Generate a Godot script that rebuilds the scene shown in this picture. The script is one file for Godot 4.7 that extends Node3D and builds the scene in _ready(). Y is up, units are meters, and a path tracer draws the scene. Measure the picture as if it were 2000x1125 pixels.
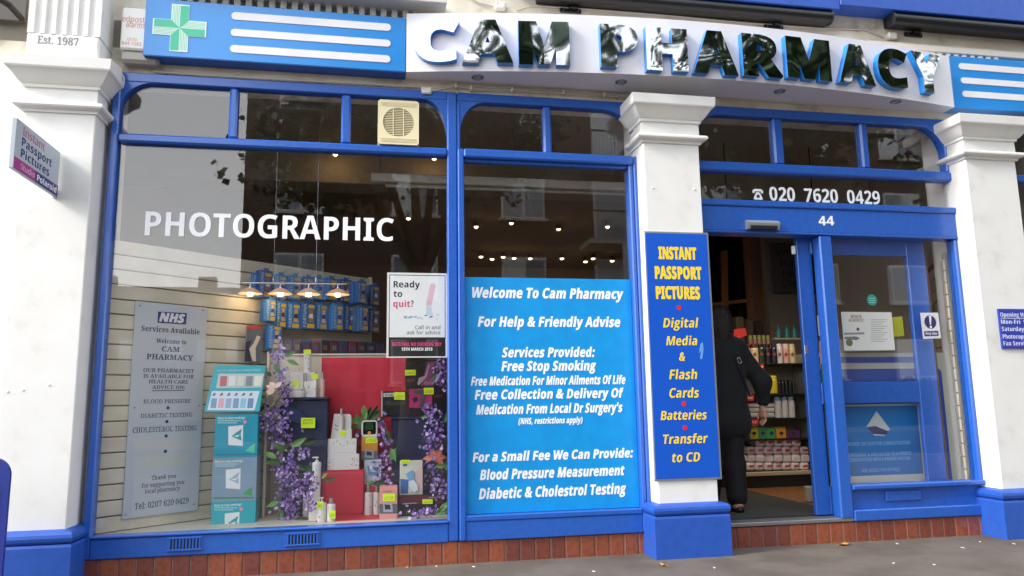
extends Node3D
# A blue-framed corner pharmacy shopfront. Metres, y up; the shop frames stand in the plane z = 0, the street is towards +z.
const FOCAL := 1458.2
const CAM := Vector3(0, 1.08, 5.2)
var cam_basis := Basis.from_euler(Vector3(0.152217, -0.186258, -0.0160678), EULER_ORDER_YXZ)
var F := Transform3D()          # the frame in which the builders below place things (a wall, a tilted tray)
var rng := RandomNumberGenerator.new()
var used := {}
var mats := {}
var shapes := {}
var fonts := {}
var texts := {}
var V := PackedVector3Array()
var N := PackedVector3Array()

# ---------- finding places: where the line of sight through a pixel of the 2000 x 1125 photograph meets a plane of frame F ----------
func P(px, py, z = 0.0) -> Vector3:
	var d = F.basis.inverse() * (cam_basis * Vector3((px - 1000.0) / FOCAL, -(py - 562.5) / FOCAL, -1.0))
	var c = F.affine_inverse() * CAM
	return c + d * ((z - c.z) / d.z)

# ---------- names, things, parts ----------
func numbered(n: String) -> String:
	used[n] = used.get(n, -1) + 1
	return n if used[n] == 0 else "%s_%03d" % [n, used[n]]

func thing(called, label, category, at = Vector3.ZERO, group = ""):
	var o = Node3D.new()
	o.name = numbered(called)
	add_child(o)
	o.transform = F * Transform3D(Basis(), at)
	o.set_meta("label", label)
	o.set_meta("category", category)
	if group: o.set_meta("group", group)
	return o

func part(parent, called, mesh, mat, xf = Transform3D()):
	var o = MeshInstance3D.new()
	o.mesh = mesh
	o.material_override = mat
	o.name = called
	if parent == self:
		o.name = numbered(called)
		add_child(o)
	else:
		parent.add_child(o, true)
	o.transform = parent.global_transform.affine_inverse() * F * xf
	return o

func struct(called, mesh, mat, at = Vector3.ZERO):
	var o = part(self, called, mesh, mat, Transform3D(Basis(), at))
	o.set_meta("kind", "structure")
	return o

# ---------- materials ----------
func mk(c, rough = 0.6, o = {}):
	var key = str(c, rough, o)
	if mats.has(key): return mats[key]
	var m = StandardMaterial3D.new()
	m.albedo_color = c if c is Color else Color(c)
	m.roughness = rough
	m.metallic = o.get("metal", 0.0)
	if o.has("spec"): m.metallic_specular = o.spec
	if o.has("coat"):
		m.clearcoat_enabled = true
		m.clearcoat = o.coat
		m.clearcoat_roughness = 0.12
	if o.has("tex"):
		m.albedo_texture = o.tex
		m.uv1_triplanar = true
		m.uv1_world_triplanar = o.get("world", true)
		m.uv1_scale = Vector3.ONE * o.get("scale", 1.0)
	if o.has("bump"):
		m.heightmap_enabled = true
		m.heightmap_texture = o.bump
		m.heightmap_scale = o.get("relief", 0.2)
		m.uv1_triplanar = true
		m.uv1_world_triplanar = o.get("world", true)
		m.uv1_scale = Vector3.ONE * o.get("scale", 1.0)
	if o.has("rough_tex"):
		m.roughness_texture = o.rough_tex
	if o.has("glow"):
		m.emission_enabled = true
		m.emission = m.albedo_color
		m.emission_energy_multiplier = o.glow
	if o.has("back"):
		m.backlight_enabled = true
		m.backlight = o.back
	if o.has("rim"):
		m.rim_enabled = true
		m.rim = o.rim
	if o.has("vc"):
		m.vertex_color_use_as_albedo = true
	mats[key] = m
	return m

func noise(freq, seed_, stops, oct = 4, size = 512, type = FastNoiseLite.TYPE_SIMPLEX):
	var n = FastNoiseLite.new()
	n.noise_type = type
	n.frequency = freq
	n.seed = seed_
	n.fractal_octaves = oct
	var t = NoiseTexture2D.new()
	t.width = size
	t.height = size
	t.seamless = true
	t.noise = n
	if stops:
		var g = Gradient.new()
		g.offsets = PackedFloat32Array(stops.map(func(s): return s[0]))
		g.colors = PackedColorArray(stops.map(func(s): return Color(s[1])))
		t.color_ramp = g
	return t

# ---------- mesh builders ----------
func tri(a, b, c, na, nb, nc):
	if (b - a).cross(c - a).dot(na + nb + nc) > 0.0:
		V.append_array([a, c, b]); N.append_array([na, nc, nb])
	else:
		V.append_array([a, b, c]); N.append_array([na, nb, nc])

func quad(a, b, c, d, hint):
	var n = (b - a).cross(c - a)
	if n.length_squared() < 1e-16: n = (c - a).cross(d - a)
	n = n.normalized()
	if n.dot(hint) < 0.0: n = -n
	tri(a, b, c, n, n, n); tri(a, c, d, n, n, n)

func done():
	var arr = []
	arr.resize(Mesh.ARRAY_MAX)
	arr[Mesh.ARRAY_VERTEX] = V
	arr[Mesh.ARRAY_NORMAL] = N
	var m = ArrayMesh.new()
	m.add_surface_from_arrays(Mesh.PRIMITIVE_TRIANGLES, arr)
	V = PackedVector3Array(); N = PackedVector3Array()
	return m

func add_box(c: Vector3, s: Vector3, b = 0.0, basis_ = Basis()):
	var h = s / 2.0
	b = minf(b, minf(h.x, minf(h.y, h.z)) * 0.6)
	var at = func(sx, sy, sz, k):
		var p = Vector3(sx * (h.x - (0.0 if k == 0 else b)), sy * (h.y - (0.0 if k == 1 else b)), sz * (h.z - (0.0 if k == 2 else b)))
		return c + basis_ * p
	for k in 3:
		for s0 in [-1, 1]:
			var e = [0, 0, 0]
			var ps = []
			for q in [[-1, -1], [1, -1], [1, 1], [-1, 1]]:
				e[k] = s0; e[(k + 1) % 3] = q[0]; e[(k + 2) % 3] = q[1]
				ps.append(at.call(e[0], e[1], e[2], k))
			var n = Vector3.ZERO; n[k] = s0
			quad(ps[0], ps[1], ps[2], ps[3], basis_ * n)
	if b <= 0.0: return
	for k in 3:
		var k1 = (k + 1) % 3
		var k2 = (k + 2) % 3
		for s1 in [-1, 1]:
			for s2 in [-1, 1]:
				var e = [0, 0, 0]
				e[k1] = s1; e[k2] = s2
				var n = Vector3.ZERO; n[k1] = s1; n[k2] = s2
				e[k] = -1
				var a0 = at.call(e[0], e[1], e[2], k1); var a1 = at.call(e[0], e[1], e[2], k2)
				e[k] = 1
				var b0 = at.call(e[0], e[1], e[2], k1); var b1 = at.call(e[0], e[1], e[2], k2)
				quad(a0, a1, b1, b0, basis_ * n)
	for sx in [-1, 1]:
		for sy in [-1, 1]:
			for sz in [-1, 1]:
				var n = (basis_ * Vector3(sx, sy, sz)).normalized()
				tri(at.call(sx, sy, sz, 0), at.call(sx, sy, sz, 1), at.call(sx, sy, sz, 2), n, n, n)

func cbox(s: Vector3, b = 0.003):
	var key = "box%s%s" % [s.snapped(Vector3.ONE * 0.0001), b]
	if not shapes.has(key):
		add_box(Vector3.ZERO, s, b)
		shapes[key] = done()
	return shapes[key]

# a box given by its faces, in frame F
func bx(parent, called, x0, x1, y0, y1, z0, z1, mat, b = 0.003):
	var lo = Vector3(minf(x0, x1), minf(y0, y1), minf(z0, z1))
	var hi = Vector3(maxf(x0, x1), maxf(y0, y1), maxf(z0, z1))
	return part(parent, called, cbox(hi - lo, b), mat, Transform3D(Basis(), (lo + hi) / 2.0))

# a box whose front face fills a pixel rectangle at depth z
func pbox(parent, called, l, t, r, b, z, depth, mat, bev = 0.002):
	var p = P(l, (t + b) / 2.0, z)
	var q = P(r, (t + b) / 2.0, z)
	var u = P((l + r) / 2.0, t, z)
	var v = P((l + r) / 2.0, b, z)
	return bx(parent, called, p.x, q.x, v.y, u.y, z - depth, z, mat, bev)

func add_prism(poly: PackedVector2Array, z0, z1):
	var idx = Geometry2D.triangulate_polygon(poly)
	for i in range(0, idx.size(), 3):
		for f in [[z1, 1.0], [z0, -1.0]]:
			var n = Vector3(0, 0, f[1])
			var a = poly[idx[i]]; var b = poly[idx[i + 1]]; var c = poly[idx[i + 2]]
			tri(Vector3(a.x, a.y, f[0]), Vector3(b.x, b.y, f[0]), Vector3(c.x, c.y, f[0]), n, n, n)
	var s = -1.0 if Geometry2D.is_polygon_clockwise(poly) else 1.0
	for i in poly.size():
		var a = poly[i]; var b = poly[(i + 1) % poly.size()]
		var d = (b - a)
		quad(Vector3(a.x, a.y, z0), Vector3(b.x, b.y, z0), Vector3(b.x, b.y, z1), Vector3(a.x, a.y, z1), Vector3(d.y, -d.x, 0) * s)

func prism(parent, called, poly, z0, z1, mat, xf = Transform3D()):
	add_prism(PackedVector2Array(poly), z0, z1)
	return part(parent, called, done(), mat, xf)

func arc(cx, cy, r, a0, a1, n, ry = -1.0):
	var out = []
	for i in n + 1:
		var a = deg_to_rad(lerpf(a0, a1, i / float(n)))
		out.append(Vector2(cx + r * cos(a), cy + (r if ry < 0 else ry) * sin(a)))
	return out

func rrect(x0, x1, y0, y1, r, n = 5):
	return arc(x1 - r, y1 - r, r, 0, 90, n) + arc(x0 + r, y1 - r, r, 90, 180, n) + arc(x0 + r, y0 + r, r, 180, 270, n) + arc(x1 - r, y0 + r, r, 270, 360, n)

# mouldings round a rectangular pier: profile of [outward offset, y]
func moulding(x0, x1, z0, z1, prof):
	var ring = func(o, y): return [Vector3(x0 - o, y, z0), Vector3(x0 - o, y, z1 + o), Vector3(x1 + o, y, z1 + o), Vector3(x1 + o, y, z0)]
	var hints = [Vector3(-1, 0, 0), Vector3(0, 0, 1), Vector3(1, 0, 0), Vector3(0, 0, -1)]
	for i in prof.size() - 1:
		var a = ring.call(prof[i][0], prof[i][1]); var b = ring.call(prof[i + 1][0], prof[i + 1][1])
		var dy = prof[i + 1][1] - prof[i][1]; var dof = prof[i + 1][0] - prof[i][0]
		for k in 4:
			quad(a[k], a[(k + 1) % 4], b[(k + 1) % 4], b[k], hints[k] * maxf(absf(dy), 1e-4) + Vector3(0, -dof * signf(dy) if absf(dy) > 1e-5 else (1.0 if dof < 0 else -1.0), 0))
	for e in [[0, -1], [prof.size() - 1, 1]]:
		var r = ring.call(prof[e[0]][0], prof[e[0]][1])
		quad(r[0], r[1], r[2], r[3], Vector3(0, e[1], 0))
	return done()

func add_lathe(prof, seg = 16, xf = Transform3D()):
	for i in prof.size() - 1:
		var r0 = prof[i][0]; var y0 = prof[i][1]; var r1 = prof[i + 1][0]; var y1 = prof[i + 1][1]
		var nn = Vector2(y1 - y0, r0 - r1).normalized()
		for k in seg:
			var a = TAU * k / seg; var b = TAU * (k + 1) / seg
			var da = Vector3(cos(a), 0, sin(a)); var db = Vector3(cos(b), 0, sin(b))
			var na = xf.basis * (da * nn.x + Vector3(0, nn.y, 0)); var nb = xf.basis * (db * nn.x + Vector3(0, nn.y, 0))
			var p = xf * (da * r0 + Vector3(0, y0, 0)); var q = xf * (db * r0 + Vector3(0, y0, 0))
			var s = xf * (db * r1 + Vector3(0, y1, 0)); var t = xf * (da * r1 + Vector3(0, y1, 0))
			if r0 > 1e-6: tri(p, q, s, na, nb, nb)
			if r1 > 1e-6: tri(p, s, t, na, nb, na)

func lathe(parent, called, prof, mat, at, seg = 16, basis_ = Basis()):
	add_lathe(prof, seg)
	return part(parent, called, done(), mat, Transform3D(basis_, at))

func add_tube(pts, r, seg = 8):
	for i in pts.size() - 1:
		var d = (pts[i + 1] - pts[i])
		if d.length() < 1e-6: continue
		var dn = d.normalized()
		var u = dn.cross(Vector3.UP if absf(dn.y) < 0.9 else Vector3.RIGHT).normalized()
		var w = dn.cross(u)
		for k in seg:
			var a = TAU * k / seg; var b = TAU * (k + 1) / seg
			var na = u * cos(a) + w * sin(a); var nb = u * cos(b) + w * sin(b)
			var e = dn * r * 0.3
			tri(pts[i] - e + na * r, pts[i] - e + nb * r, pts[i + 1] + e + nb * r, na, nb, nb)
			tri(pts[i] - e + na * r, pts[i + 1] + e + nb * r, pts[i + 1] + e + na * r, na, nb, na)

func tube(parent, called, pts, r, mat, seg = 8):
	add_tube(pts, r, seg)
	return part(parent, called, done(), mat)

func font(st):   # s, S serif; r, b sans; a second sign widens or thins the strokes
	if not fonts.has(st[0]):
		var f = SystemFont.new()
		f.font_names = PackedStringArray(["Droid Serif" if st[0] in "sS" else "Droid Sans"])
		f.font_weight = 700 if st[0] in "bS" else 400
		fonts[st[0]] = f
	return fonts[st[0]]

func thin_out(poly):   # drops points that lie on the line between their neighbours
	var out = []
	for i in poly.size():
		var p = poly[i]
		if out.size() and p.distance_to(out[-1]) < 0.25: continue
		var q = poly[(i + 1) % poly.size()]
		if out.size() and Geometry2D.get_closest_point_to_segment(p, out[-1], q).distance_to(p) < 0.13 and out[-1].distance_to(q) < 9.0: continue
		out.append(p)
	return PackedVector2Array(out)

func glyph(ch, st):   # outlines of one character: [[outer, hole, hole ...], ...]
	var ts = TextServerManager.get_primary_interface()
	var rid = font(st).get_rids()[0]
	var g = ts.font_get_glyph_index(rid, 64, ch.unicode_at(0), 0)
	var c = ts.font_get_glyph_contours(rid, 64, g)
	var grow = {"+": 1.4, "*": 2.6, "-": -0.9, "~": 0.5}.get(st.substr(1), 0.0)
	var loops = []
	var start = 0
	for e in c.get("contours", []):
		var poly = PackedVector2Array()
		var pts = c.points.slice(start, e + 1)
		start = e + 1
		var m = pts.size()
		for i in m:
			var p = pts[i]; var q = pts[(i + 1) % m]; var o = pts[(i + m - 1) % m]
			if p.z == 1.0: poly.append(Vector2(p.x, -p.y))
			elif p.z == 0.0:
				var a = Vector2(o.x, -o.y); var b = Vector2(p.x, -p.y); var d = Vector2(q.x, -q.y)
				if o.z == 0.0: a = (a + b) / 2.0
				if q.z == 0.0: d = (d + b) / 2.0
				for k in range(0 if o.z == 0.0 else 1, 4): poly.append(a.lerp(b, k / 4.0).lerp(b.lerp(d, k / 4.0), k / 4.0))
		poly = thin_out(poly)
		if poly.size() > 2: loops.append(poly)
	var out = []
	if loops.is_empty(): return [out, ts.font_get_glyph_advance(rid, 64, g).x]
	var area = func(p):
		var s = 0.0
		for i in p.size(): s += p[i].cross(p[(i + 1) % p.size()])
		return s
	loops.sort_custom(func(a, b): return absf(area.call(a)) > absf(area.call(b)))
	var sgn = signf(area.call(loops[0]))
	for l in loops:
		var outer = signf(area.call(l)) == sgn
		var d = grow if outer else -grow
		var r = [l]
		if d != 0.0:
			var n = l.duplicate()
			if sgn * (1.0 if outer else -1.0) < 0.0: n.reverse()
			r = Geometry2D.offset_polygon(n, d, Geometry2D.JOIN_MITER)
			r = r.filter(func(q): return absf(area.call(q)) > 1.0)
			r = r.map(func(q): return thin_out(q))
		for q in r:
			if outer: out.append([q])
			else:
				for s in out:
					if Geometry2D.is_point_in_polygon(q[0], s[0]): s.append(q); break
	return [out, ts.font_get_glyph_advance(rid, 64, g).x + maxf(grow, 0.0) * 0.6]

func keyhole(outer, hole):   # joins a hole to its outline by a hair-thin bridge
	if Geometry2D.is_polygon_clockwise(outer) == Geometry2D.is_polygon_clockwise(hole): hole.reverse()
	var pairs = []
	for i in outer.size():
		for j in hole.size(): pairs.append([outer[i].distance_squared_to(hole[j]), i, j])
	pairs.sort_custom(func(a, b): return a[0] < b[0])
	for pr in pairs.slice(0, 40):
		var a = outer[pr[1]]; var b = hole[pr[2]]
		var ok = true
		for poly in [outer, hole]:
			for i in poly.size():
				var c = poly[i]; var d = poly[(i + 1) % poly.size()]
				if c == a or d == a or c == b or d == b: continue
				if Geometry2D.segment_intersects_segment(a, b, c, d) != null: ok = false; break
		if not ok: continue
		var side = (b - a).orthogonal().normalized() * 0.004
		var r = PackedVector2Array()
		for i in outer.size():
			r.append(outer[i])
			if i == pr[1]:
				r[-1] = a + side
				for k in hole.size() + 1: r.append(hole[(pr[2] + k) % hole.size()] + (side if k == 0 else (-side if k == hole.size() else Vector2.ZERO)))
				r.append(a - side)
		if Geometry2D.triangulate_polygon(r).size(): return r
		r = PackedVector2Array()
		for i in outer.size():
			r.append(outer[i])
			if i == pr[1]:
				r[-1] = a - side
				for k in hole.size() + 1: r.append(hole[(pr[2] + k) % hole.size()] + (-side if k == 0 else (side if k == hole.size() else Vector2.ZERO)))
				r.append(a + side)
		if Geometry2D.triangulate_polygon(r).size(): return r
	print("no bridge")
	return outer

func letters(s, st):
	var key = s + "|" + st
	if texts.has(key): return texts[key]
	var x = 0.0
	for ch in s:
		var g = glyph(ch, st)
		for shape in g[0]:
			var flat = shape[0]
			for h in shape.slice(1): flat = keyhole(flat, h)
			var idx = Geometry2D.triangulate_polygon(flat)
			if idx.is_empty(): print("glyph not filled: ", ch, " ", st)
			var at = func(p, z): return Vector3((p.x + x) * 0.01, p.y * 0.01, z)
			for i in range(0, idx.size(), 3):
				for f in [0.05, -0.05]:
					var n = Vector3(0, 0, signf(f))
					tri(at.call(flat[idx[i]], f), at.call(flat[idx[i + 1]], f), at.call(flat[idx[i + 2]], f), n, n, n)
			for k in shape.size():
				var l = shape[k]
				var sg = (-1.0 if Geometry2D.is_polygon_clockwise(l) else 1.0) * (1.0 if k == 0 else -1.0)
				for i in l.size():
					var a = l[i]; var b = l[(i + 1) % l.size()]
					quad(at.call(a, -0.05), at.call(b, -0.05), at.call(b, 0.05), at.call(a, 0.05), Vector3(b.y - a.y, a.x - b.x, 0) * sg)
		x += g[1]
	texts[key] = done()
	return texts[key]

# one line of lettering: x0..x1, baseline yb, top of capitals yt
func tx(parent, s, x0, x1, yb, yt, z, mat, st = "b", slant = 0.0, depth = 0.0014, called = "lettering"):
	var t = letters(s, st)
	var a: AABB = t.get_aabb()
	var h: AABB = letters("H", st).get_aabb()
	var sy = (yt - yb) / h.size.y
	var sx = (x1 - x0 - absf(slant) * (yt - yb)) / a.size.x
	var o = Vector3(x0 - sx * a.position.x - slant * sy * h.position.y, yb - sy * h.position.y, z + depth / 2.0)
	return part(parent, called, t, mat, Transform3D(Basis(Vector3(sx, 0, 0), Vector3(slant * sy, sy, 0), Vector3(0, 0, depth / 0.1)), o))

func tp(parent, s, px0, px1, pyb, pyt, z, mat, st = "b", slant = 0.0, depth = 0.0014, called = "lettering"):
	var my = (pyb + pyt) / 2.0
	var mx = (px0 + px1) / 2.0
	return tx(parent, s, P(px0, my, z).x, P(px1, my, z).x, P(mx, pyb, z).y, P(mx, pyt, z).y, z, mat, st, slant, depth, called)

# flat printed patch lying on a surface, pixel outline
func pp(parent, called, pix, z, mat, depth = 0.001):
	var poly = []
	for p in pix:
		var w = P(p[0], p[1], z)
		poly.append(Vector2(w.x, w.y))
	return prism(parent, called, poly, z, z + depth, mat)

func disc(parent, called, px, py, r, z, mat, depth = 0.0015, n = 20):
	var w = P(px, py, z)
	return prism(parent, called, arc(w.x, w.y, r, 0, 360 - 360.0 / n, n - 1), z, z + depth, mat)

var blue; var blue_dark; var white_wall; var glass; var white_print; var black; var chrome; var cream; var neon; var red_print; var navy_print; var yellow_print; var pink_print; var teal; var steel

func materials():
	var wear = noise(0.02, 3, [[0.0, "e4e6ea"], [0.4, "f6f7f9"], [1.0, "ffffff"]], 5)
	var dirt = noise(0.012, 9, [[0.0, "efedea"], [0.3, "fbfaf8"], [1.0, "ffffff"]], 5)
	var lumps = noise(0.03, 5, null, 4)
	var brushed = noise(0.05, 11, null, 3)
	white_wall = mk("dfdfdd", 0.62, {"tex": dirt, "bump": lumps, "relief": 0.015, "scale": 0.5})
	blue = mk("265db8", 0.3, {"tex": wear, "bump": brushed, "relief": 0.014, "scale": 1.6, "coat": 0.25})
	blue_dark = mk("2554b0", 0.45, {"tex": wear, "bump": lumps, "relief": 0.02, "scale": 0.8})
	glass = StandardMaterial3D.new()
	glass.albedo_color = Color(1, 1, 1, 0.0)
	glass.transparency = BaseMaterial3D.TRANSPARENCY_ALPHA
	glass.roughness = 0.0
	white_print = mk("eef0f2", 0.55)
	black = mk("0d0d0f", 0.45)
	chrome = mk("c9ccd0", 0.25, {"metal": 1.0})
	steel = mk("9aa0a6", 0.35, {"metal": 1.0})
	cream = mk("d8d2c2", 0.6, {"tex": dirt, "scale": 2.0})
	neon = mk("d2f01c", 0.6)
	red_print = mk("c8203a", 0.5)
	navy_print = mk("23246b", 0.5)
	yellow_print = mk("f0d021", 0.5)
	pink_print = mk("d4407a", 0.5)
	teal = mk("1fa3b0", 0.4)

func camera_and_light():
	var c = Camera3D.new()
	c.name = "camera"
	c.keep_aspect = Camera3D.KEEP_HEIGHT
	c.fov = rad_to_deg(2.0 * atan(562.5 / FOCAL))
	c.near = 0.05
	c.far = 400.0
	add_child(c)
	c.transform = Transform3D(cam_basis, CAM)
	c.current = true
	var sky_mat = ProceduralSkyMaterial.new()
	sky_mat.sky_top_color = Color(0.50, 0.54, 0.60)
	sky_mat.sky_horizon_color = Color(1.0, 1.0, 1.0)
	sky_mat.sky_curve = 0.5
	sky_mat.ground_bottom_color = Color(0.35, 0.35, 0.34)
	sky_mat.ground_horizon_color = Color(0.6, 0.6, 0.6)
	var sky = Sky.new()
	sky.sky_material = sky_mat
	var e = Environment.new()
	e.background_mode = Environment.BG_SKY
	e.sky = sky
	e.background_energy_multiplier = 1.8
	e.tonemap_mode = Environment.TONE_MAPPER_LINEAR
	e.tonemap_exposure = 3.05
	e.sdfgi_enabled = true
	e.ssao_enabled = true
	e.ssil_enabled = true
	var we = WorldEnvironment.new()
	we.name = "environment"
	we.environment = e
	add_child(we)
	var sun = DirectionalLight3D.new()
	sun.name = "sun"
	sun.light_energy = 0.5
	sun.light_angular_distance = 14.0
	sun.light_color = Color(1.0, 0.97, 0.92)
	sun.shadow_enabled = true
	add_child(sun)
	sun.look_at_from_position(Vector3(-8, 5.6, 2.0), Vector3.ZERO)

func _ready():
	rng.seed = 41
	camera_and_light()
	materials()
	ground()
	shop_building()
	pilasters()
	shop_windows()
	entrance()
	fascia_sign()
	wall_fixtures()
	shop_room()
	signs()
	slat_wall()
	window_display()
	door_display()
	person()
	street()

# ---------- ground ----------
func ground():
	var speck = noise(0.35, 21, [[0.0, "6e6863"], [0.5, "857e78"], [0.75, "97908a"], [1.0, "b8b1a9"]], 4, 1024)
	var lump = noise(0.3, 22, null, 3, 1024)
	var blot = noise(0.01, 23, [[0.0, "d2cdc9"], [0.4, "ece9e6"], [0.7, "ffffff"], [1.0, "f2ece4"]], 5)
	var pave = mk("c0bab4", 0.9, {"tex": speck, "bump": lump, "relief": 0.12, "scale": 1.1})
	pave.detail_enabled = true
	pave.detail_albedo = blot
	pave.detail_blend_mode = BaseMaterial3D.BLEND_MODE_MUL
	pave.detail_uv_layer = BaseMaterial3D.DETAIL_UV_2
	pave.uv2_triplanar = true
	pave.uv2_world_triplanar = true
	pave.uv2_scale = Vector3.ONE * 0.35
	var road = mk("6a6966", 0.92, {"tex": speck, "bump": lump, "relief": 0.4, "scale": 0.9})
	var kerb = mk("a5a19a", 0.85, {"bump": lump, "relief": 0.2, "scale": 2.0})
	struct("ground", cbox(Vector3(300, 0.2, 300), 0.0), road, Vector3(0, -0.25, 60))
	struct("pavement", cbox(Vector3(60, 0.3, 7.5), 0.0), pave, Vector3(0, -0.127, 3.35))
	for i in 24:
		var k = struct("kerb", cbox(Vector3(0.905, 0.3, 0.15), 0.012), kerb, Vector3(-10.5 + i * 0.915, -0.126, 7.18))
	struct("far_pavement", cbox(Vector3(80, 0.3, 5.0), 0.0), pave, Vector3(0, -0.15, 18.5))
	# fallen leaves and scraps of paper that the pavement shows
	var leaf_m = mk("b98a35", 0.7, {"back": Color(0.2, 0.14, 0.04)})
	var spots = [[1648, 1065, "fallen yellow leaf lying curled in front of the entrance tiles", 0.055, 0.4], [1704, 1055, "small fallen brown leaf beside the tiles under the side window", 0.035, 1.3], [1295, 1106, "tiny yellow leaf lying before the blue base of the middle pilaster", 0.03, 2.0]]
	for s in spots:
		var d = cam_basis * Vector3((s[0] - 1000.0) / FOCAL, -(s[1] - 562.5) / FOCAL, -1.0)
		var w = CAM + d * ((0.024 - CAM.y) / d.y)
		var t = thing("fallen_leaf", s[2], "leaf", w, "leaves fallen on the pavement")
		var hw = s[3]
		for k in 8:
			var a = -1.0 + k * 0.25; var b = a + 0.25
			var wa = (1.0 - a * a) * 0.5; var wb = (1.0 - b * b) * 0.5
			for g in [-1.0, 1.0]:
				quad(Vector3(a * hw, 0.004 + 0.012 * a * a, 0), Vector3(b * hw, 0.004 + 0.012 * b * b, 0), Vector3(b * hw, 0.01 + 0.012 * b * b, g * wb * hw), Vector3(a * hw, 0.01 + 0.012 * a * a, g * wa * hw), Vector3.UP)
		part(t, "leaf_blade", done(), leaf_m, Transform3D(Basis(Vector3.UP, s[4]), w))
		tube(t, "leaf_stalk", [w + Vector3(-hw, 0.014, 0).rotated(Vector3.UP, s[4]), w + Vector3(-hw * 1.6, 0.006, 0).rotated(Vector3.UP, s[4])], 0.0012, leaf_m, 5)
	var scrap = mk("e3e0d8", 0.8)
	var gum = []
	for s in [[1780, 1049], [1752, 1062], [1825, 1103], [1745, 1100], [1914, 1058], [1980, 1062], [1635, 1054], [1880, 1070], [795, 1108], [852, 1106], [830, 1115], [1395, 1109], [925, 1107], [1160, 1116]]:
		var d = cam_basis * Vector3((s[0] - 1000.0) / FOCAL, -(s[1] - 562.5) / FOCAL, -1.0)
		var w = CAM + d * ((0.0235 - CAM.y) / d.y)
		var poly = []
		for k in 7: poly.append(Vector2(0, rng.randf_range(0.004, 0.012)).rotated(k * TAU / 7.0) * Vector2(1.6, 0.8))
		var col = "b04038" if s[0] < 840 and s[0] > 800 else ("c9a04a" if s[0] == 795 else "e3e0d8")
		var o = prism(self, "paper_scrap", poly, 0, 0.002, mk(col, 0.8), Transform3D(Basis(Vector3.RIGHT, -PI / 2).rotated(Vector3.UP, rng.randf() * 3.0), w))
		o.set_meta("label", "small %s scrap of litter lying flat on the grey pavement" % {"b04038": "red", "c9a04a": "yellow", "e3e0d8": "white paper"}[col])
		o.set_meta("category", "litter")
		o.set_meta("group", "litter scraps on the pavement")

# ---------- the building ----------
func shop_building():
	var t = thing("shop_building", "cream plastered building front above and beside the blue pharmacy shopfront", "building", Vector3(1.5, 0, -0.2))
	var wallm = mk("ddd8cc", 0.7, {"tex": noise(0.01, 31, [[0.0, "b9b2a4"], [0.3, "ece8e0"], [1.0, "ffffff"]], 5), "bump": noise(0.04, 32, null, 4), "relief": 0.04, "scale": 0.6})
	bx(t, "upper_wall", -9, 12, 3.335, 9.0, -0.3, 0.0, wallm, 0.0)
	bx(t, "side_wall", -9.0, -2.05, -0.1, 3.335, -0.3, 0.03, white_wall, 0.0)
	bx(t, "side_wall", -9.0, -2.02, 0.0, 0.34, 0.03, 0.08, blue_dark, 0.01)
	bx(t, "pier", -2.05, -1.738, -0.1, 3.335, -0.3, -0.06, white_wall, 0.0)
	bx(t, "pier", 4.70, 5.2, -0.1, 3.335, -0.3, -0.06, white_wall, 0.0)
	bx(t, "pier", 1.956, 2.455, -0.1, 3.335, -0.25, -0.06, white_wall, 0.0)
	# moulded cornice with dentils behind the sign
	var corn = mk("cfc9bd", 0.7)
	for e in [[-1.5, 0.5], [4.0, 9.0]]:
		bx(t, "cornice", e[0], e[1], 3.93, 3.985, 0.0, 0.2 if e[0] < 0 else 0.07, corn, 0.006)
		bx(t, "cornice", e[0], e[1], 3.985, 4.01, 0.0, 0.1 if e[0] < 0 else 0.04, corn, 0.006)
	for i in 60:
		var x = -1.45 + i * 0.078
		if x > 0.34 and x < 0.35: break
		if x < 0.4: bx(t, "dentil", x, x + 0.042, 3.86, 3.93, 0.0, 0.062, corn, 0.003)
	for i in 16:
		var x = 4.02 + i * 0.078
		bx(t, "dentil", x, x + 0.042, 3.86, 3.93, 0.0, 0.062, corn, 0.003)
	# tiled step under the windows
	var s = thing("tiled_plinth", "row of glazed brick-red quarry tiles along the foot of the shopfront", "plinth", Vector3(1.5, 0, 0))
	bx(s, "mortar_bed", -1.74, 1.9, -0.05, 0.158, -0.2, 0.012, mk("8d847a", 0.9), 0.0)
	bx(s, "mortar_bed", 2.4, 4.7, -0.05, 0.158, -0.2, 0.012, mk("8d847a", 0.9), 0.0)
	var grime = noise(0.03, 41, [[0.0, "c9beb8"], [0.4, "f0ebe8"], [1.0, "ffffff"]], 4)
	var tones = ["8a4a38", "7d4436", "90503c", "77423a", "85483a", "98543c"]
	var tm = tones.map(func(c): return mk(c, 0.35, {"tex": grime, "scale": 1.2, "coat": 0.2}))
	var x = -1.735
	while x < 4.69:
		if x < 1.86 or x > 2.36:
			var o = bx(s, "tile", x, x + 0.0985, -0.03, 0.1655 + rng.randf() * 0.002, -0.1, 0.02 + rng.randf() * 0.002, tm[rng.randi() % 6], 0.006)
		x += 0.1055

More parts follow.
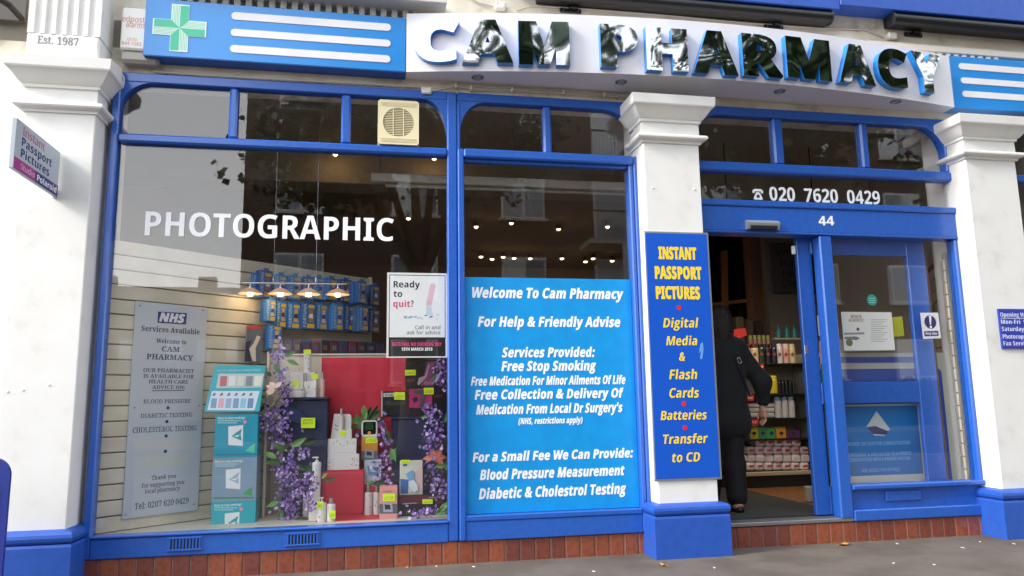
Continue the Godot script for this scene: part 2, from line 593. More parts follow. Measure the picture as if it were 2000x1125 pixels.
func pilaster(x0, x1, label):
	var t = thing("pilaster", label, "pilaster", Vector3((x0 + x1) / 2, 0, 0.1), "pilasters of the shopfront")
	bx(t, "shaft", x0, x1, 0.375, 2.962, -0.05, 0.2, white_wall, 0.006)
	var base = [[0.055, -0.05], [0.055, 0.285], [0.05, 0.30]]
	for i in 7:
		var a = -PI / 2 + PI * i / 6.0
		base.append([0.03 + 0.03 * cos(a), 0.338 + 0.036 * sin(a)])
	base.append([0.0, 0.38])
	part(t, "base", moulding(x0, x1, -0.05, 0.2, base), blue_dark)
	var cap = [[0.0, 2.955], [0.012, 2.957], [0.016, 2.972], [0.03, 2.978]]
	for i in 6:
		var a = -PI / 2 + PI * i / 5.0
		cap.append([0.034 + 0.02 * cos(a), 3.0 + 0.02 * sin(a)])
	cap += [[0.006, 3.03], [0.004, 3.118], [0.018, 3.12], [0.02, 3.133]]
	for i in 9:
		var u = i / 8.0
		cap.append([0.02 + 0.065 * (u * u * (3 - 2 * u)) + 0.01 * u, 3.137 + 0.085 * u - 0.012 * sin(u * TAU)])
	cap += [[0.098, 3.228], [0.1, 3.232], [0.105, 3.298], [0.0, 3.3]]
	part(t, "capital", moulding(x0, x1, -0.05, 0.2, cap), white_wall)
	return t

func pilasters():
	var l = pilaster(-2.19, -1.772, "white pilaster with blue base below the fluted Est. 1987 block")
	var c = pilaster(1.94, 2.378, "white pilaster with blue base between display window and entrance")
	var r = pilaster(4.662, 5.13, "white pilaster with blue base carrying the opening hours plate")
	for s in [[1275, 367], [1356, 370]]:
		var w = P(s[0], s[1], 0.2)
		lathe(c, "fixing_cap", [[0.008, 0], [0.008, 0.003], [0.005, 0.006], [0.0, 0.007]], white_wall, w, 10, Basis(Vector3.RIGHT, PI / 2))
	for s in [[45, 762], [96, 752], [15, 765]]:
		var w = P(s[0], s[1], 0.2)
		if w.x > -2.18: lathe(l, "fixing_cap", [[0.008, 0], [0.008, 0.003], [0.0, 0.005]], white_wall, w, 10, Basis(Vector3.RIGHT, PI / 2))
	# fluted block over the first capital
	var t = thing("fluted_block", "fluted white block lettered Est. 1987 standing on the first capital", "corbel", Vector3(-1.98, 3.3, 0.1))
	var x0 = -2.2; var x1 = -1.768
	var poly = [Vector2(x0, -0.05), Vector2(x1, -0.05), Vector2(x1, 0.235)]
	var nf = 6
	var pitch = (x1 - x0 - 0.05) / nf
	for i in nf:
		var cx = x1 - 0.025 - (i + 0.5) * pitch
		poly += arc(cx, 0.235, pitch * 0.3, 0, -180, 6)
	poly.append(Vector2(x0, 0.235))
	prism(t, "fluted_shaft", poly.map(func(q): return Vector2(-q.x, q.y)), 0.0, 1.4, white_wall, Transform3D(Basis(Vector3(-1, 0, 0), Vector3(0, 0, 1), Vector3(0, 1, 0)), Vector3(0, 3.475, 0)))
	bx(t, "plain_foot", x0, x1, 3.3, 3.475, -0.05, 0.238, white_wall, 0.012)
	tp(t, "Est. 1987", 73, 153, 87, 72, 0.2385, mk("77777c", 0.7), "s")

# ---------- blue joinery ----------
func corner(parent, x, y, r, sx, z0, z1, ry = -1.0):   # the curved spandrel in an upper corner of a light
	var q = r if ry < 0 else ry
	var poly = [Vector2(x, y)]
	for i in 11:
		var a = PI / 2 * i / 10.0
		poly.append(Vector2(x + sx * (r - r * cos(a)), y - q + q * sin(a)))
	prism(parent, "corner_bracket", poly, z0, z1, blue)

func pane(parent, x0, x1, y0, y1, z = -0.024):
	return bx(parent, "pane", x0, x1, y0, y1, z - 0.002, z + 0.006, glass, 0.0)

func vent(parent, l, t, r, b):
	var z = 0.032
	var p = P(l, (t + b) / 2.0, z); var q = P(r, (t + b) / 2.0, z); var u = P((l + r) / 2.0, t, z).y; var v = P((l + r) / 2.0, b, z).y
	var o = part(parent, "vent_grille", cbox(Vector3(q.x - p.x, u - v, 0.006), 0.002), blue, Transform3D(Basis(), Vector3((p.x + q.x) / 2, (u + v) / 2, z + 0.001)))
	var w = q.x - p.x
	bx(o, "grille_back", p.x + 0.02, q.x - 0.02, v + 0.015, u - 0.015, z + 0.004, z + 0.006, black, 0.0)
	for i in 10:
		var x = p.x + 0.02 + (w - 0.04) * i / 9.0
		bx(o, "grille_bar", x - 0.005, x + 0.005, v + 0.012, u - 0.012, z + 0.004, z + 0.011, blue, 0.002)
	for yy in [[v + 0.004, v + 0.016], [u - 0.016, u - 0.004]]:
		bx(o, "grille_rim", p.x + 0.006, q.x - 0.006, yy[0], yy[1], z + 0.004, z + 0.012, blue, 0.003)

func shop_windows():
	var t = thing("shop_window", "wide blue-framed display window lettered PHOTOGRAPHIC with three transom lights above", "shop window", Vector3(-0.58, 0.165, 0))
	bx(t, "jamb", -1.738, -1.69, 0.165, 3.335, -0.06, 0.03, blue, 0.008)
	bx(t, "mullion", 0.516, 0.586, 0.168, 3.335, -0.06, 0.03, blue, 0.008)
	bx(t, "bottom_rail", -1.69, 0.516, 0.165, 0.29, -0.06, 0.032, blue, 0.006)
	bx(t, "sill", -1.69, 0.516, 0.29, 0.305, -0.06, 0.045, blue, 0.006)
	bx(t, "transom_bar", -1.69, 0.516, 2.846, 2.905, -0.06, 0.034, blue, 0.012)
	bx(t, "header", -1.69, 0.516, 3.272, 3.338, -0.06, 0.026, blue, 0.006)
	for x in [[-0.993, -0.937], [-0.236, -0.17]]:
		bx(t, "transom_mullion", x[0], x[1], 2.905, 3.272, -0.055, 0.024, blue, 0.014)
	corner(t, -1.69, 3.272, 0.2, 1, -0.05, 0.02, 0.2)
	corner(t, 0.516, 3.272, 0.17, -1, -0.05, 0.02, 0.3)
	pane(t, -1.69, 0.516, 0.305, 2.846)
	pane(t, -1.69, -0.993, 2.905, 3.272)
	pane(t, -0.937, -0.236, 2.905, 3.272)
	pane(t, -0.17, 0.516, 2.905, 3.272)
	vent(t, 325, 1047, 397, 1077)
	vent(t, 556, 1038, 626, 1067)
	tp(t, "PHOTOGRAPHIC", 283, 769, 465.5, 420, -0.0176, white_print, "b", 0.0, 0.001)
	# extractor fan in the third light
	var f = thing("extractor_fan", "square cream extractor fan with round grille in the transom light", "extractor fan", P(779, 282, 0.0))
	var cr = mk("ddd2ac", 0.45)
	var a = P(738, 240, 0.03); var b = P(818, 240, 0.03); var up = P(778, 197, 0.03).y; var dn = P(778, 283, 0.03).y
	var cx = (a.x + b.x) / 2; var cy = (up + dn) / 2; var hw = (b.x - a.x) / 2; var hh = (up - dn) / 2; var r = hw * 0.76
	var poly = rrect(cx - hw, cx + hw, cy - hh, cy + hh, 0.018)
	bx(f, "backplate", cx - hw, cx + hw, cy - hh, cy + hh, -0.024, -0.005, cr, 0.004)
	var rim = []
	for i in 25: rim.append(Vector2(cx + r * cos(TAU * i / 24.0), cy + r * sin(TAU * i / 24.0)))
	# the cover: two halves so that the round opening stays open
	for sg in [1.0, -1.0]:
		var half = [Vector2(cx + hw, cy), Vector2(cx + hw, cy + sg * (hh - 0.014)), Vector2(cx + hw - 0.014, cy + sg * hh), Vector2(cx - hw + 0.014, cy + sg * hh), Vector2(cx - hw, cy + sg * (hh - 0.014)), Vector2(cx - hw, cy)]
		for i in 13: half.append(Vector2(cx - r * cos(PI * i / 12.0), cy + sg * r * sin(PI * i / 12.0)))
		prism(f, "cover", half, 0.004, 0.04, cr)
	bx(f, "cover_edge", cx - hw + 0.003, cx - hw + 0.012, cy - hh + 0.01, cy + hh - 0.01, -0.005, 0.01, cr, 0.0)
	bx(f, "cover_edge", cx + hw - 0.012, cx + hw - 0.003, cy - hh + 0.01, cy + hh - 0.01, -0.005, 0.01, cr, 0.0)
	prism(f, "fan_well", arc(cx, cy, r * 0.99, 0, 345, 23), -0.004, 0.001, mk("33302a", 0.8))
	for i in 17:
		var y = cy - r + (i + 0.5) * 2 * r / 17.0
		var h = sqrt(maxf(0.0, r * r - (y - cy) * (y - cy)))
		bx(f, "louvre", cx - h, cx + h, y - 0.0025, y + 0.0025, 0.02, 0.036, cr, 0.0)
	for dx in [-0.33, 0.33]:
		var h = r * sqrt(1 - dx * dx)
		bx(f, "grille_rib", cx + r * dx - 0.003, cx + r * dx + 0.003, cy - h, cy + h, 0.012, 0.039, cr, 0.0)
	for k in 6:
		for sg in [-1, 1]:
			var y = cy + sg * (hh - 0.02 - k * 0.008)
			if absf(y - cy) > r * 0.8 and k < 4:
				bx(f, "cover_ridge", cx - hw + 0.02, cx + hw - 0.02, y - 0.0015, y + 0.0015, 0.04, 0.0425, cr, 0.0)
	# second window with its own stouter frame
	t = thing("shop_window", "tall blue-framed window holding the sky-blue welcome board with two transom lights", "shop window", Vector3(1.25, 0.165, 0))
	bx(t, "jamb", 0.589, 0.632, 0.17, 2.9, -0.06, 0.05, blue, 0.008)
	bx(t, "jamb", 1.88, 1.915, 0.17, 2.835, -0.06, 0.045, blue, 0.008)
	bx(t, "jamb", 1.915, 1.955, 0.17, 2.9, -0.06, 0.056, blue, 0.006)
	bx(t, "bottom_rail", 0.632, 1.88, 0.168, 0.295, -0.06, 0.04, blue, 0.005)
	bx(t, "sill", 0.632, 1.88, 0.295, 0.332, -0.06, 0.047, blue, 0.006)
	bx(t, "transom_bar", 0.632, 1.915, 2.835, 2.9, -0.06, 0.062, blue, 0.01)
	bx(t, "inner_bead", 0.632, 1.88, 2.812, 2.835, -0.04, 0.02, blue, 0.005)
	bx(t, "header", 0.59, 1.955, 3.272, 3.338, -0.06, 0.026, blue, 0.006)
	bx(t, "mullion", 0.589, 0.61, 2.9, 3.272, -0.06, 0.028, blue, 0.006)
	bx(t, "transom_mullion", 1.234, 1.296, 2.9, 3.272, -0.055, 0.024, blue, 0.014)
	corner(t, 0.61, 3.272, 0.19, 1, -0.05, 0.02, 0.24)
	corner(t, 1.955, 3.272, 0.26, -1, -0.05, 0.02, 0.26)
	pane(t, 0.632, 1.88, 0.332, 2.812)
	pane(t, 0.61, 1.234, 2.9, 3.272)
	pane(t, 1.296, 1.955, 2.9, 3.272)

func entrance():
	var t = thing("shop_entrance", "blue timber entrance frame numbered 44 with phone number panel and side window", "entrance", Vector3(3.6, 0.165, 0))
	bx(t, "header", 2.455, 4.70, 3.285, 3.355, -0.06, 0.026, blue, 0.006)
	bx(t, "transom_bar", 2.378, 4.70, 2.822, 2.9, -0.06, 0.04, blue, 0.012)
	bx(t, "door_beam", 2.378, 4.70, 2.35, 2.545, -0.1, 0.035, blue, 0.005)
	bx(t, "beam_cap", 2.378, 4.70, 2.545, 2.595, -0.1, 0.05, blue, 0.008)
	bx(t, "beam_lip", 2.378, 4.70, 2.335, 2.35, -0.1, 0.042, blue, 0.004)
	bx(t, "jamb", 2.40, 2.455, 0.197, 2.335, -0.1, 0.0, blue, 0.006)
	bx(t, "jamb", 2.42, 2.46, 2.9, 3.285, -0.06, 0.02, blue, 0.006)
	bx(t, "jamb", 4.632, 4.70, 0.40, 2.335, -0.07, 0.03, blue, 0.01)
	bx(t, "jamb", 4.64, 4.70, 2.9, 3.285, -0.06, 0.026, blue, 0.01)
	bx(t, "post", 3.422, 3.528, 0.19, 2.335, -0.07, 0.035, blue, 0.01)
	for x in [[3.102, 3.186], [3.874, 3.942]]:
		bx(t, "transom_mullion", x[0], x[1], 2.9, 3.285, -0.055, 0.024, blue, 0.014)
	corner(t, 2.46, 3.285, 0.18, 1, -0.05, 0.02, 0.2)
	corner(t, 4.64, 3.285, 0.22, -1, -0.05, 0.02, 0.25)
	pane(t, 2.46, 3.102, 2.9, 3.285)
	pane(t, 3.186, 3.874, 2.9, 3.285)
	pane(t, 3.942, 4.64, 2.9, 3.285)
	pane(t, 2.378, 4.70, 2.595, 2.822)
	pane(t, 3.528, 4.632, 0.432, 2.335)
	bx(t, "sill", 3.528, 4.70, 0.395, 0.432, -0.07, 0.05, blue, 0.008)
	bx(t, "stall_riser", 3.528, 4.70, 0.22, 0.395, -0.07, 0.0, blue, 0.0)
	bx(t, "bottom_rail", 3.528, 4.70, 0.168, 0.25, -0.07, 0.04, blue, 0.008)
	bx(t, "letter_plate", 3.82, 4.12, 0.3, 0.375, 0.0, 0.016, blue, 0.004)
	bx(t, "threshold", 2.40, 3.528, 0.17, 0.197, -0.12, 0.03, mk("8d8f90", 0.4, {"metal": 0.6}), 0.004)
	tp(t, "020  7620  0429", 1503, 1718, 395.5, 369.5, -0.0176, white_print, "b", 0.0, 0.001)
	# telephone sign before the number
	var w = P(1481, 390, -0.0176)
	var u = 0.0042
	prism(t, "telephone_symbol", [Vector2(-9, 0), Vector2(9, 0), Vector2(8.5, 4), Vector2(4.5, 12), Vector2(3.2, 12), Vector2(3.2, 14.5), Vector2(-3.2, 14.5), Vector2(-3.2, 12), Vector2(-4.5, 12), Vector2(-8.5, 4)].map(func(q): return Vector2(w.x + q.x * u, w.y + q.y * u)), -0.0176, -0.0166, white_print)
	prism(t, "telephone_symbol", [Vector2(-11, 13), Vector2(-6.5, 12.5), Vector2(-6, 16), Vector2(6, 16), Vector2(6.5, 12.5), Vector2(11, 13), Vector2(10, 18), Vector2(6, 20.5), Vector2(-6, 20.5), Vector2(-10, 18)].map(func(q): return Vector2(w.x + q.x * u, w.y + q.y * u)), -0.0176, -0.0166, white_print)
	prism(t, "telephone_symbol", arc(w.x, w.y + 6.4 * u, 3.6 * u, 0, 330, 11), -0.0163, -0.0159, mk("4a3a35", 0.6))
	for k in 2: tp(t, "4", 1598.6 + k * 15.5, 1613.3 + k * 15.5, 440, 421.8, 0.0355, white_print, "b")
	# door sensor
	var s = thing("door_sensor", "silver motion sensor box fixed on the blue door beam", "sensor", P(1491, 447, 0.035))
	var p = P(1461, 438, 0.08); var q = P(1523, 438, 0.08)
	var y1 = P(1490, 429, 0.08).y; var y0 = P(1490, 447, 0.08).y
	prism(s, "housing", [Vector2(0.035, y0), Vector2(0.035, y1), Vector2(0.06, y1), Vector2(0.09, y1 - 0.022), Vector2(0.09, y1 - 0.03), Vector2(0.072, y0)], -q.x, -p.x, mk("aab0b6", 0.35, {"metal": 0.5}), Transform3D(Basis(Vector3(0, 0, 1), Vector3(0, 1, 0), Vector3(-1, 0, 0)), Vector3.ZERO))
	bx(s, "lens_strip", p.x + 0.02, q.x - 0.02, y0 - 0.002, y0 + 0.028, 0.05, 0.0835, black, 0.002)
	# sliding leaf, open, behind the side window
	t = thing("sliding_door", "blue sliding door leaf standing open behind the side window", "door", Vector3(3.88, 0.2, -0.1))
	var z0 = -0.135; var z1 = -0.095
	bx(t, "stile", 3.302, 3.425, 0.205, 2.36, z0, z1, blue, 0.004)
	bx(t, "stile", 4.283, 4.452, 0.205, 2.36, z0, z1, blue, 0.004)
	bx(t, "top_rail", 3.425, 4.283, 2.21, 2.36, z0, z1, blue, 0.004)
	bx(t, "middle_rail", 3.425, 4.283, 1.03, 1.195, z0, z1, blue, 0.004)
	bx(t, "bottom_rail", 3.425, 4.283, 0.205, 0.41, z0, z1, blue, 0.004)
	bx(t, "pane", 3.425, 4.283, 1.195, 2.21, -0.118, -0.113, glass, 0.0)
	bx(t, "pane", 3.425, 4.283, 0.41, 1.03, -0.118, -0.113, glass, 0.0)
	var l = pbox(t, "lock_plate", 1572, 674, 1579, 691, z1 + 0.003, 0.003, chrome, 0.001)
	pbox(t, "door_catch", 1548, 480, 1554, 496, -0.09, 0.02, white_print, 0.002)
	bx(t, "weather_strip", 4.455, 4.468, 0.205, 2.36, z0, z1, mk("5c4232", 0.7), 0.002)
	# the pull handle fixed to the pilaster side
	var h = thing("pull_handle", "slim grey pull handle beside the passport pictures board", "handle", P(1392, 812, 0.05))
	pbox(h, "grip", 1389, 730, 1394.5, 813, 0.06, 0.03, mk("c5c8ca", 0.4, {"metal": 0.4}), 0.004)
	for yy in [745, 798]:
		pbox(h, "bracket", 1386, yy, 1391, yy + 6, 0.045, 0.03, steel, 0.001)
	# next bay beyond the last pilaster
	t = thing("neighbour_window", "blue-framed window bay beyond the pilaster with the opening hours plate", "shop window", Vector3(6.2, 0, 0))
	bx(t, "jamb", 5.17, 5.25, 0.165, 3.335, -0.06, 0.03, blue, 0.008)
	bx(t, "transom_bar", 5.25, 8.0, 2.846, 2.905, -0.06, 0.034, blue, 0.008)
	bx(t, "header", 5.25, 8.0, 3.272, 3.338, -0.06, 0.026, blue, 0.006)
	bx(t, "stall_riser", 5.25, 8.0, 0.0, 0.6, -0.06, 0.02, blue, 0.006)
	corner(t, 5.25, 3.272, 0.2, 1, -0.05, 0.02, 0.25)
	pane(t, 5.25, 8.0, 0.6, 2.846)
	pane(t, 5.25, 8.0, 2.905, 3.272)

# ---------- the sign over the shop ----------
func bow(x): return 0.13 + 0.22 * (1.0 - pow((x - 2.446) / 2.234, 2.0))

func slot(parent, l, t0, b0, r, t1, b1, z, m):   # a rounded bar of the blue panels, given by its two ends
	var p0 = P(l, t0, z); var p1 = P(l, b0, z); var q0 = P(r, t1, z); var q1 = P(r, b1, z)
	var y0 = (p1.y + q1.y) / 2; var y1 = (p0.y + q0.y) / 2
	prism(parent, "white_bar", rrect(p0.x, q0.x, y0, y1, (y1 - y0) * 0.49, 6), z, z + 0.003, m)

func fascia_sign():
	var t = thing("fascia_sign", "long illuminated shop sign with blue ends and bowed white panel reading CAM PHARMACY", "sign", Vector3(2.4, 3.42, 0.06))
	var panel_blue = mk("1a80cc", 0.28, {"coat": 0.3, "bump": noise(0.01, 51, null, 2), "relief": 0.05, "scale": 0.7})
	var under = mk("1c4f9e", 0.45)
	var opal = mk("dddce0", 0.35, {"tex": noise(0.006, 52, [[0.0, "f4f2f4"], [1.0, "ffffff"]], 3), "scale": 0.5})
	bx(t, "blue_panel", -1.535, 0.212, 3.42, 3.832, 0.0, 0.13, panel_blue, 0.004)
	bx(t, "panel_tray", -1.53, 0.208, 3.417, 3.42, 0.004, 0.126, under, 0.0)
	bx(t, "blue_panel", 4.68, 7.5, 3.42, 3.875, 0.0, 0.13, panel_blue, 0.004)
	slot(t, 452.4, 24, 39, 763.6, 46.5, 60, 0.1305, opal)
	slot(t, 451, 57, 71, 763, 77.5, 91, 0.1305, opal)
	slot(t, 449.5, 88.5, 103, 762.5, 108, 122, 0.1305, opal)
	for s in [[1872, 123, 135], [1876, 151, 162.5], [1879, 177, 189]]:
		var p = P(s[0], s[1], 0.1305); var q = P(s[0], s[2], 0.1305)
		prism(t, "white_bar", rrect(p.x, p.x + 1.8, q.y, p.y, (p.y - q.y) * 0.49, 6), 0.1305, 0.1335, opal)
	# bowed white panel: front, top and soffit
	var x0 = 0.214; var x1 = 4.678; var n = 40
	for i in n:
		var a = lerpf(x0, x1, i / float(n)); var b = lerpf(x0, x1, (i + 1) / float(n))
		var sa = Vector3(0.44 * (a - 2.446) / 2.234 / 2.234, 0, 1).normalized(); var sb = Vector3(0.44 * (b - 2.446) / 2.234 / 2.234, 0, 1).normalized()
		var A0 = Vector3(a, 3.42, bow(a)); var B0 = Vector3(b, 3.42, bow(b)); var A1 = Vector3(a, 3.865, bow(a)); var B1 = Vector3(b, 3.865, bow(b))
		tri(A0, B0, B1, sa, sb, sb); tri(A0, B1, A1, sa, sb, sa)
		quad(A1, B1, Vector3(b, 3.865, 0), Vector3(a, 3.865, 0), Vector3.UP)
	part(t, "white_panel", done(), opal)
	for i in n:
		var a = lerpf(x0, x1, i / float(n)); var b = lerpf(x0, x1, (i + 1) / float(n))
		quad(Vector3(a, 3.42, bow(a)), Vector3(b, 3.42, bow(b)), Vector3(b, 3.42, 0), Vector3(a, 3.42, 0), Vector3.DOWN)
		quad(Vector3(a, 3.424, bow(a) - 0.002), Vector3(b, 3.424, bow(b) - 0.002), Vector3(b, 3.424, 0.001), Vector3(a, 3.424, 0.001), Vector3.UP)
	part(t, "soffit_panel", done(), mk("d2cfd4", 0.5))
	# pharmacy cross
	var cross_w = mk("d5e6e2", 0.4); var cross_g = mk("35b08c", 0.35)
	var c = P(351, 55, 0.131); var h = (P(404, 55, 0.131).x - P(299, 55, 0.131).x) / 2.0; var k = h * 0.333
	var cs = func(a): return a.map(func(q): return Vector2(c.x + q[0], c.y + q[1]))
	var em = prism(t, "cross_emblem", cs.call([[-k, h], [k, h], [k, k], [h, k], [h, -k], [k, -k], [k, -h], [-k, -h], [-k, -k], [-h, -k], [-h, k], [-k, k]]), 0.1305, 0.134, cross_w)
	for q in 4:
		var rot = func(a): return a.map(func(w): return Vector2(c.x, c.y) + Vector2(w[0], w[1]).rotated(-q * PI / 2))
		prism(em, "cross_sector", rot.call([[0, 0], [k * 0.95, k * 0.95], [k * 0.95, h * 0.95], [0, h * 0.95]]), 0.134, 0.1352, cross_g)
		for j in 5:
			var xx = -k * (0.15 + j * 0.17)
			prism(em, "cross_stripe", rot.call([[xx - 0.0014, -xx + 0.003], [xx + 0.0014, -xx], [xx + 0.0014, h * 0.95], [xx - 0.0014, h * 0.95]]), 0.134, 0.1350, cross_g)
	# raised mirror-faced letters
	var ripple = noise(0.006, 53, null, 2)
	var mirror = mk("a4a7aa", 0.03, {"metal": 1.0, "bump": ripple, "relief": 0.28, "scale": 0.5})
	var ret = mk("1a7fd0", 0.3)
	var list = [["C", 811, 899, 35.6, 122], ["A", 905.5, 1003, 39, 122], ["M", 1015.6, 1113, 41, 126], ["P", 1175, 1246.5, 47, 130], ["H", 1263.6, 1343.5, 54, 138], ["A", 1353.5, 1441, 61, 144], ["R", 1450, 1528.5, 67, 149], ["M", 1534.5, 1624, 74, 154], ["A", 1634, 1710, 87.7, 163], ["C", 1711, 1777, 94, 172], ["Y", 1778, 1844, 104, 180]]
	for l in list:
		var z = 0.3
		var p; var q
		for it in 4:
			p = P(l[1], (l[3] + l[4]) / 2.0, z); q = P(l[2], (l[3] + l[4]) / 2.0, z)
			z = bow((p.x + q.x) / 2.0) + 0.055
		var mx = (p.x + q.x) / 2.0
		var y1 = P((l[1] + l[2]) / 2.0, l[3], z).y; var y0 = P((l[1] + l[2]) / 2.0, l[4], z).y
		if l[0] == "C": y1 -= 0.006; y0 += 0.006
		var ang = atan2(0.44 * (mx - 2.446) / 2.234 / 2.234, 1.0)
		var wide = (q.x - p.x) / cos(ang)
		var keep = F
		F = Transform3D(Basis(Vector3.UP, ang), Vector3(mx, 0, bow(mx)))
		var o = tx(t, l[0], -wide / 2, wide / 2, y0, y1, 0.0, ret, "b*", 0.0, 0.048, "letter")
		tx(o, l[0], -wide / 2 + 0.001, wide / 2 - 0.001, y0 + 0.001, y1 - 0.001, 0.0485, mirror, "b*", 0.0, 0.003, "letter_face")
		F = keep
	# downlights in the soffit
	for s in [[933, 151], [1213, 160], [1523, 178], [1750, 198]]:
		var d = cam_basis * Vector3((s[0] - 1000.0) / FOCAL, -(s[1] - 562.5) / FOCAL, -1.0)
		var w = CAM + d * ((3.42 - CAM.y) / d.y)
		var o = lathe(t, "downlight", [[0.045, 0.002], [0.045, -0.005], [0.038, -0.008], [0.03, -0.005], [0.027, 0.001]], steel, w, 20)
		lathe(o, "lamp_lens", [[0.027, -0.001], [0.0, -0.002]], mk("a09a8c", 0.15), w, 16)

func wall_fixtures():
	var plastic = mk("d9d5ca", 0.5)
	var cable = mk("b9b2a5", 0.6)
	var dark = mk("121214", 0.4)
	# alarm box
	var t = thing("alarm_box", "white alarm sounder box with red lettering beside the blue sign panel", "alarm box", P(258, 120, 0.0))
	var p = P(235, 70, 0.09); var q = P(284, 70, 0.09)
	var yt = P(258, 15, 0.09).y; var yb = P(258, 121, 0.09).y; var ym = P(258, 97, 0.09).y
	bx(t, "cover", p.x, q.x + 0.09, ym, yt, 0.0, 0.095, mk("eceae4", 0.4), 0.012)
	bx(t, "strobe_base", p.x, q.x + 0.09, yb, ym - 0.001, 0.0, 0.09, mk("9b968c", 0.25), 0.02)
	var rp = mk("cf7a72", 0.5)
	tp(t, "edpost", 239, 283, 43, 32, 0.0955, rp, "r", 0.0, 0.0006)
	tp(t, "alarms", 246, 284, 54, 43, 0.0955, rp, "r", 0.0, 0.0006)
	tp(t, "0170", 249, 267, 80, 74, 0.0955, rp, "r", 0.0, 0.0006)
	tp(t, "844 7282", 238, 276, 88, 82, 0.0955, rp, "r", 0.0, 0.0006)
	# rolled awnings under the blue board
	for a in [[1.2, 3.63, "long black rolled awning cassette above the white sign panel"], [4.2, 8.0, "black rolled awning cassette above the blue sign end"]]:
		var y = 4.128 if a[0] < 2 else 4.168
		t = thing("awning_cassette", a[2], "awning", Vector3((a[0] + a[1]) / 2, y, 0.1))
		var poly = arc(0.11, y, 0.048, -100, 60, 10) + [Vector2(0.08, y + 0.05), Vector2(0.0, y + 0.05), Vector2(0.0, y - 0.03)]
		prism(t, "cassette", poly, -a[1], -a[0], dark, Transform3D(Basis(Vector3(0, 0, 1), Vector3(0, 1, 0), Vector3(-1, 0, 0)), Vector3.ZERO))
		prism(t, "end_cap", arc(0.105, y, 0.058, 0, 345, 23), 0, 0.012, mk("2a2a2e", 0.4), Transform3D(Basis(Vector3(0, 0, 1), Vector3(0, 1, 0), Vector3(-1, 0, 0)), Vector3(a[1] if a[0] < 2 else a[0], 0, 0)))
	t = thing("fascia_board", "blue painted timber board above the rolled awnings", "board", Vector3(4.5, 4.16, 0.1))
	bx(t, "plank", 1.0, 3.69, 4.18, 4.6, 0.001, 0.16, blue_dark, 0.006)
	bx(t, "plank", 3.694, 8.0, 4.22, 4.6, 0.001, 0.163, blue_dark, 0.006)
	# black brackets on the plaster
	for s in [[1115, 20, "black metal bracket on the plaster below the long awning"], [1512, 52, "black metal bracket on the plaster near the end of the awning"], [1785, 67, "black metal bracket beside the white junction box"], [822, 1, "black metal bracket on the plaster above the sign joint"]]:
		var w = P(s[0], s[1], 0.02)
		t = thing("awning_bracket", s[2], "bracket", w)
		bx(t, "plate", w.x - 0.085, w.x + 0.085, w.y - 0.018, w.y + 0.018, 0.0, 0.02, dark, 0.006)
		bx(t, "arm", w.x - 0.01, w.x + 0.05, w.y + 0.005, w.y + 0.045, 0.01, 0.05, dark, 0.005)
		for dx in [-0.06, 0.06]:
			lathe(t, "bolt", [[0.007, 0], [0.006, 0.004], [0, 0.005]], steel, w + Vector3(dx, 0, 0.002), 8, Basis(Vector3.RIGHT, PI / 2))
	# junction boxes and cables
	for s in [[977, 12, 0.05, "square white junction box on the plaster above the sign"], [1742, 70, 0.05, "white junction box with cable beneath the second awning"], [833, 178, 0.045, "white junction box clipped on the blue header above the fan"]]:
		var low = s[1] > 100
		var w = P(s[0], s[1], 0.03)
		t = thing("junction_box", s[3], "junction box", w)
		bx(t, "lid", w.x - s[2] * 0.8, w.x + s[2] * 0.8, w.y - s[2] * 0.55, w.y + s[2] * 0.55, 0.0 if not low else 0.026, 0.05, plastic, 0.008)
		lathe(t, "screw", [[0.005, 0], [0.004, 0.002], [0, 0.002]], steel, Vector3(w.x - s[2] * 0.5, w.y + s[2] * 0.3, 0.05), 8, Basis(Vector3.RIGHT, PI / 2))
		lathe(t, "screw", [[0.005, 0], [0.004, 0.002], [0, 0.002]], steel, Vector3(w.x + s[2] * 0.5, w.y - s[2] * 0.3, 0.05), 8, Basis(Vector3.RIGHT, PI / 2))
	var runs = [["grey cable clipped along the plaster strip under the blue sign panel", [[300, 140], [420, 148], [560, 156], [700, 163], [820, 170]], 0.02],
		["pair of grey cables sagging under the white sign soffit", [[850, 172], [890, 165], [920, 170], [1000, 172], [1100, 178], [1180, 183], [1240, 189]], 0.03],
		["cable run along the plaster under the entrance end of the sign", [[1390, 192], [1500, 197], [1650, 203], [1830, 212]], 0.03],
		["thin cable along the plaster below the awnings", [[1010, 20], [1040, 11], [1150, 18], [1300, 30], [1450, 44], [1600, 55], [1690, 58], [1725, 72]], 0.012],
		["cable looping into the junction box above the sign", [[915, -6], [935, 6], [962, 12]], 0.012]]
	for r in runs:
		t = thing("cable", r[0], "cable", P(r[1][0][0], r[1][0][1], r[2]), "cables on the shopfront")
		var pts = r[1].map(func(a): return P(a[0], a[1], r[2]))
		tube(t, "cable_sheath", pts, 0.006, cable, 6)
		if r[0].begins_with("pair"):
			tube(t, "cable_sheath", pts.map(func(a): return a + Vector3(0.01, -0.016, 0.004)), 0.005, cable, 6)
			for i in 5: bx(t, "cable_clip", pts[i + 1].x - 0.006, pts[i + 1].x + 0.006, pts[i + 1].y - 0.026, pts[i + 1].y + 0.01, 0.0, r[2] + 0.012, plastic, 0.002)
	t = thing("cable", "loose bundle of cable ends hanging beside the first capital", "cable", P(232, 140, 0.08), "cables on the shopfront")
	for k in 4:
		tube(t, "cable_sheath", [P(222 + k * 3, 118 + k * 4, 0.06), P(230 + k * 2, 132, 0.09), P(233 + k * 2, 150, 0.08), P(231 + k * 3, 168 - k * 4, 0.07)], 0.0045, cable, 6)
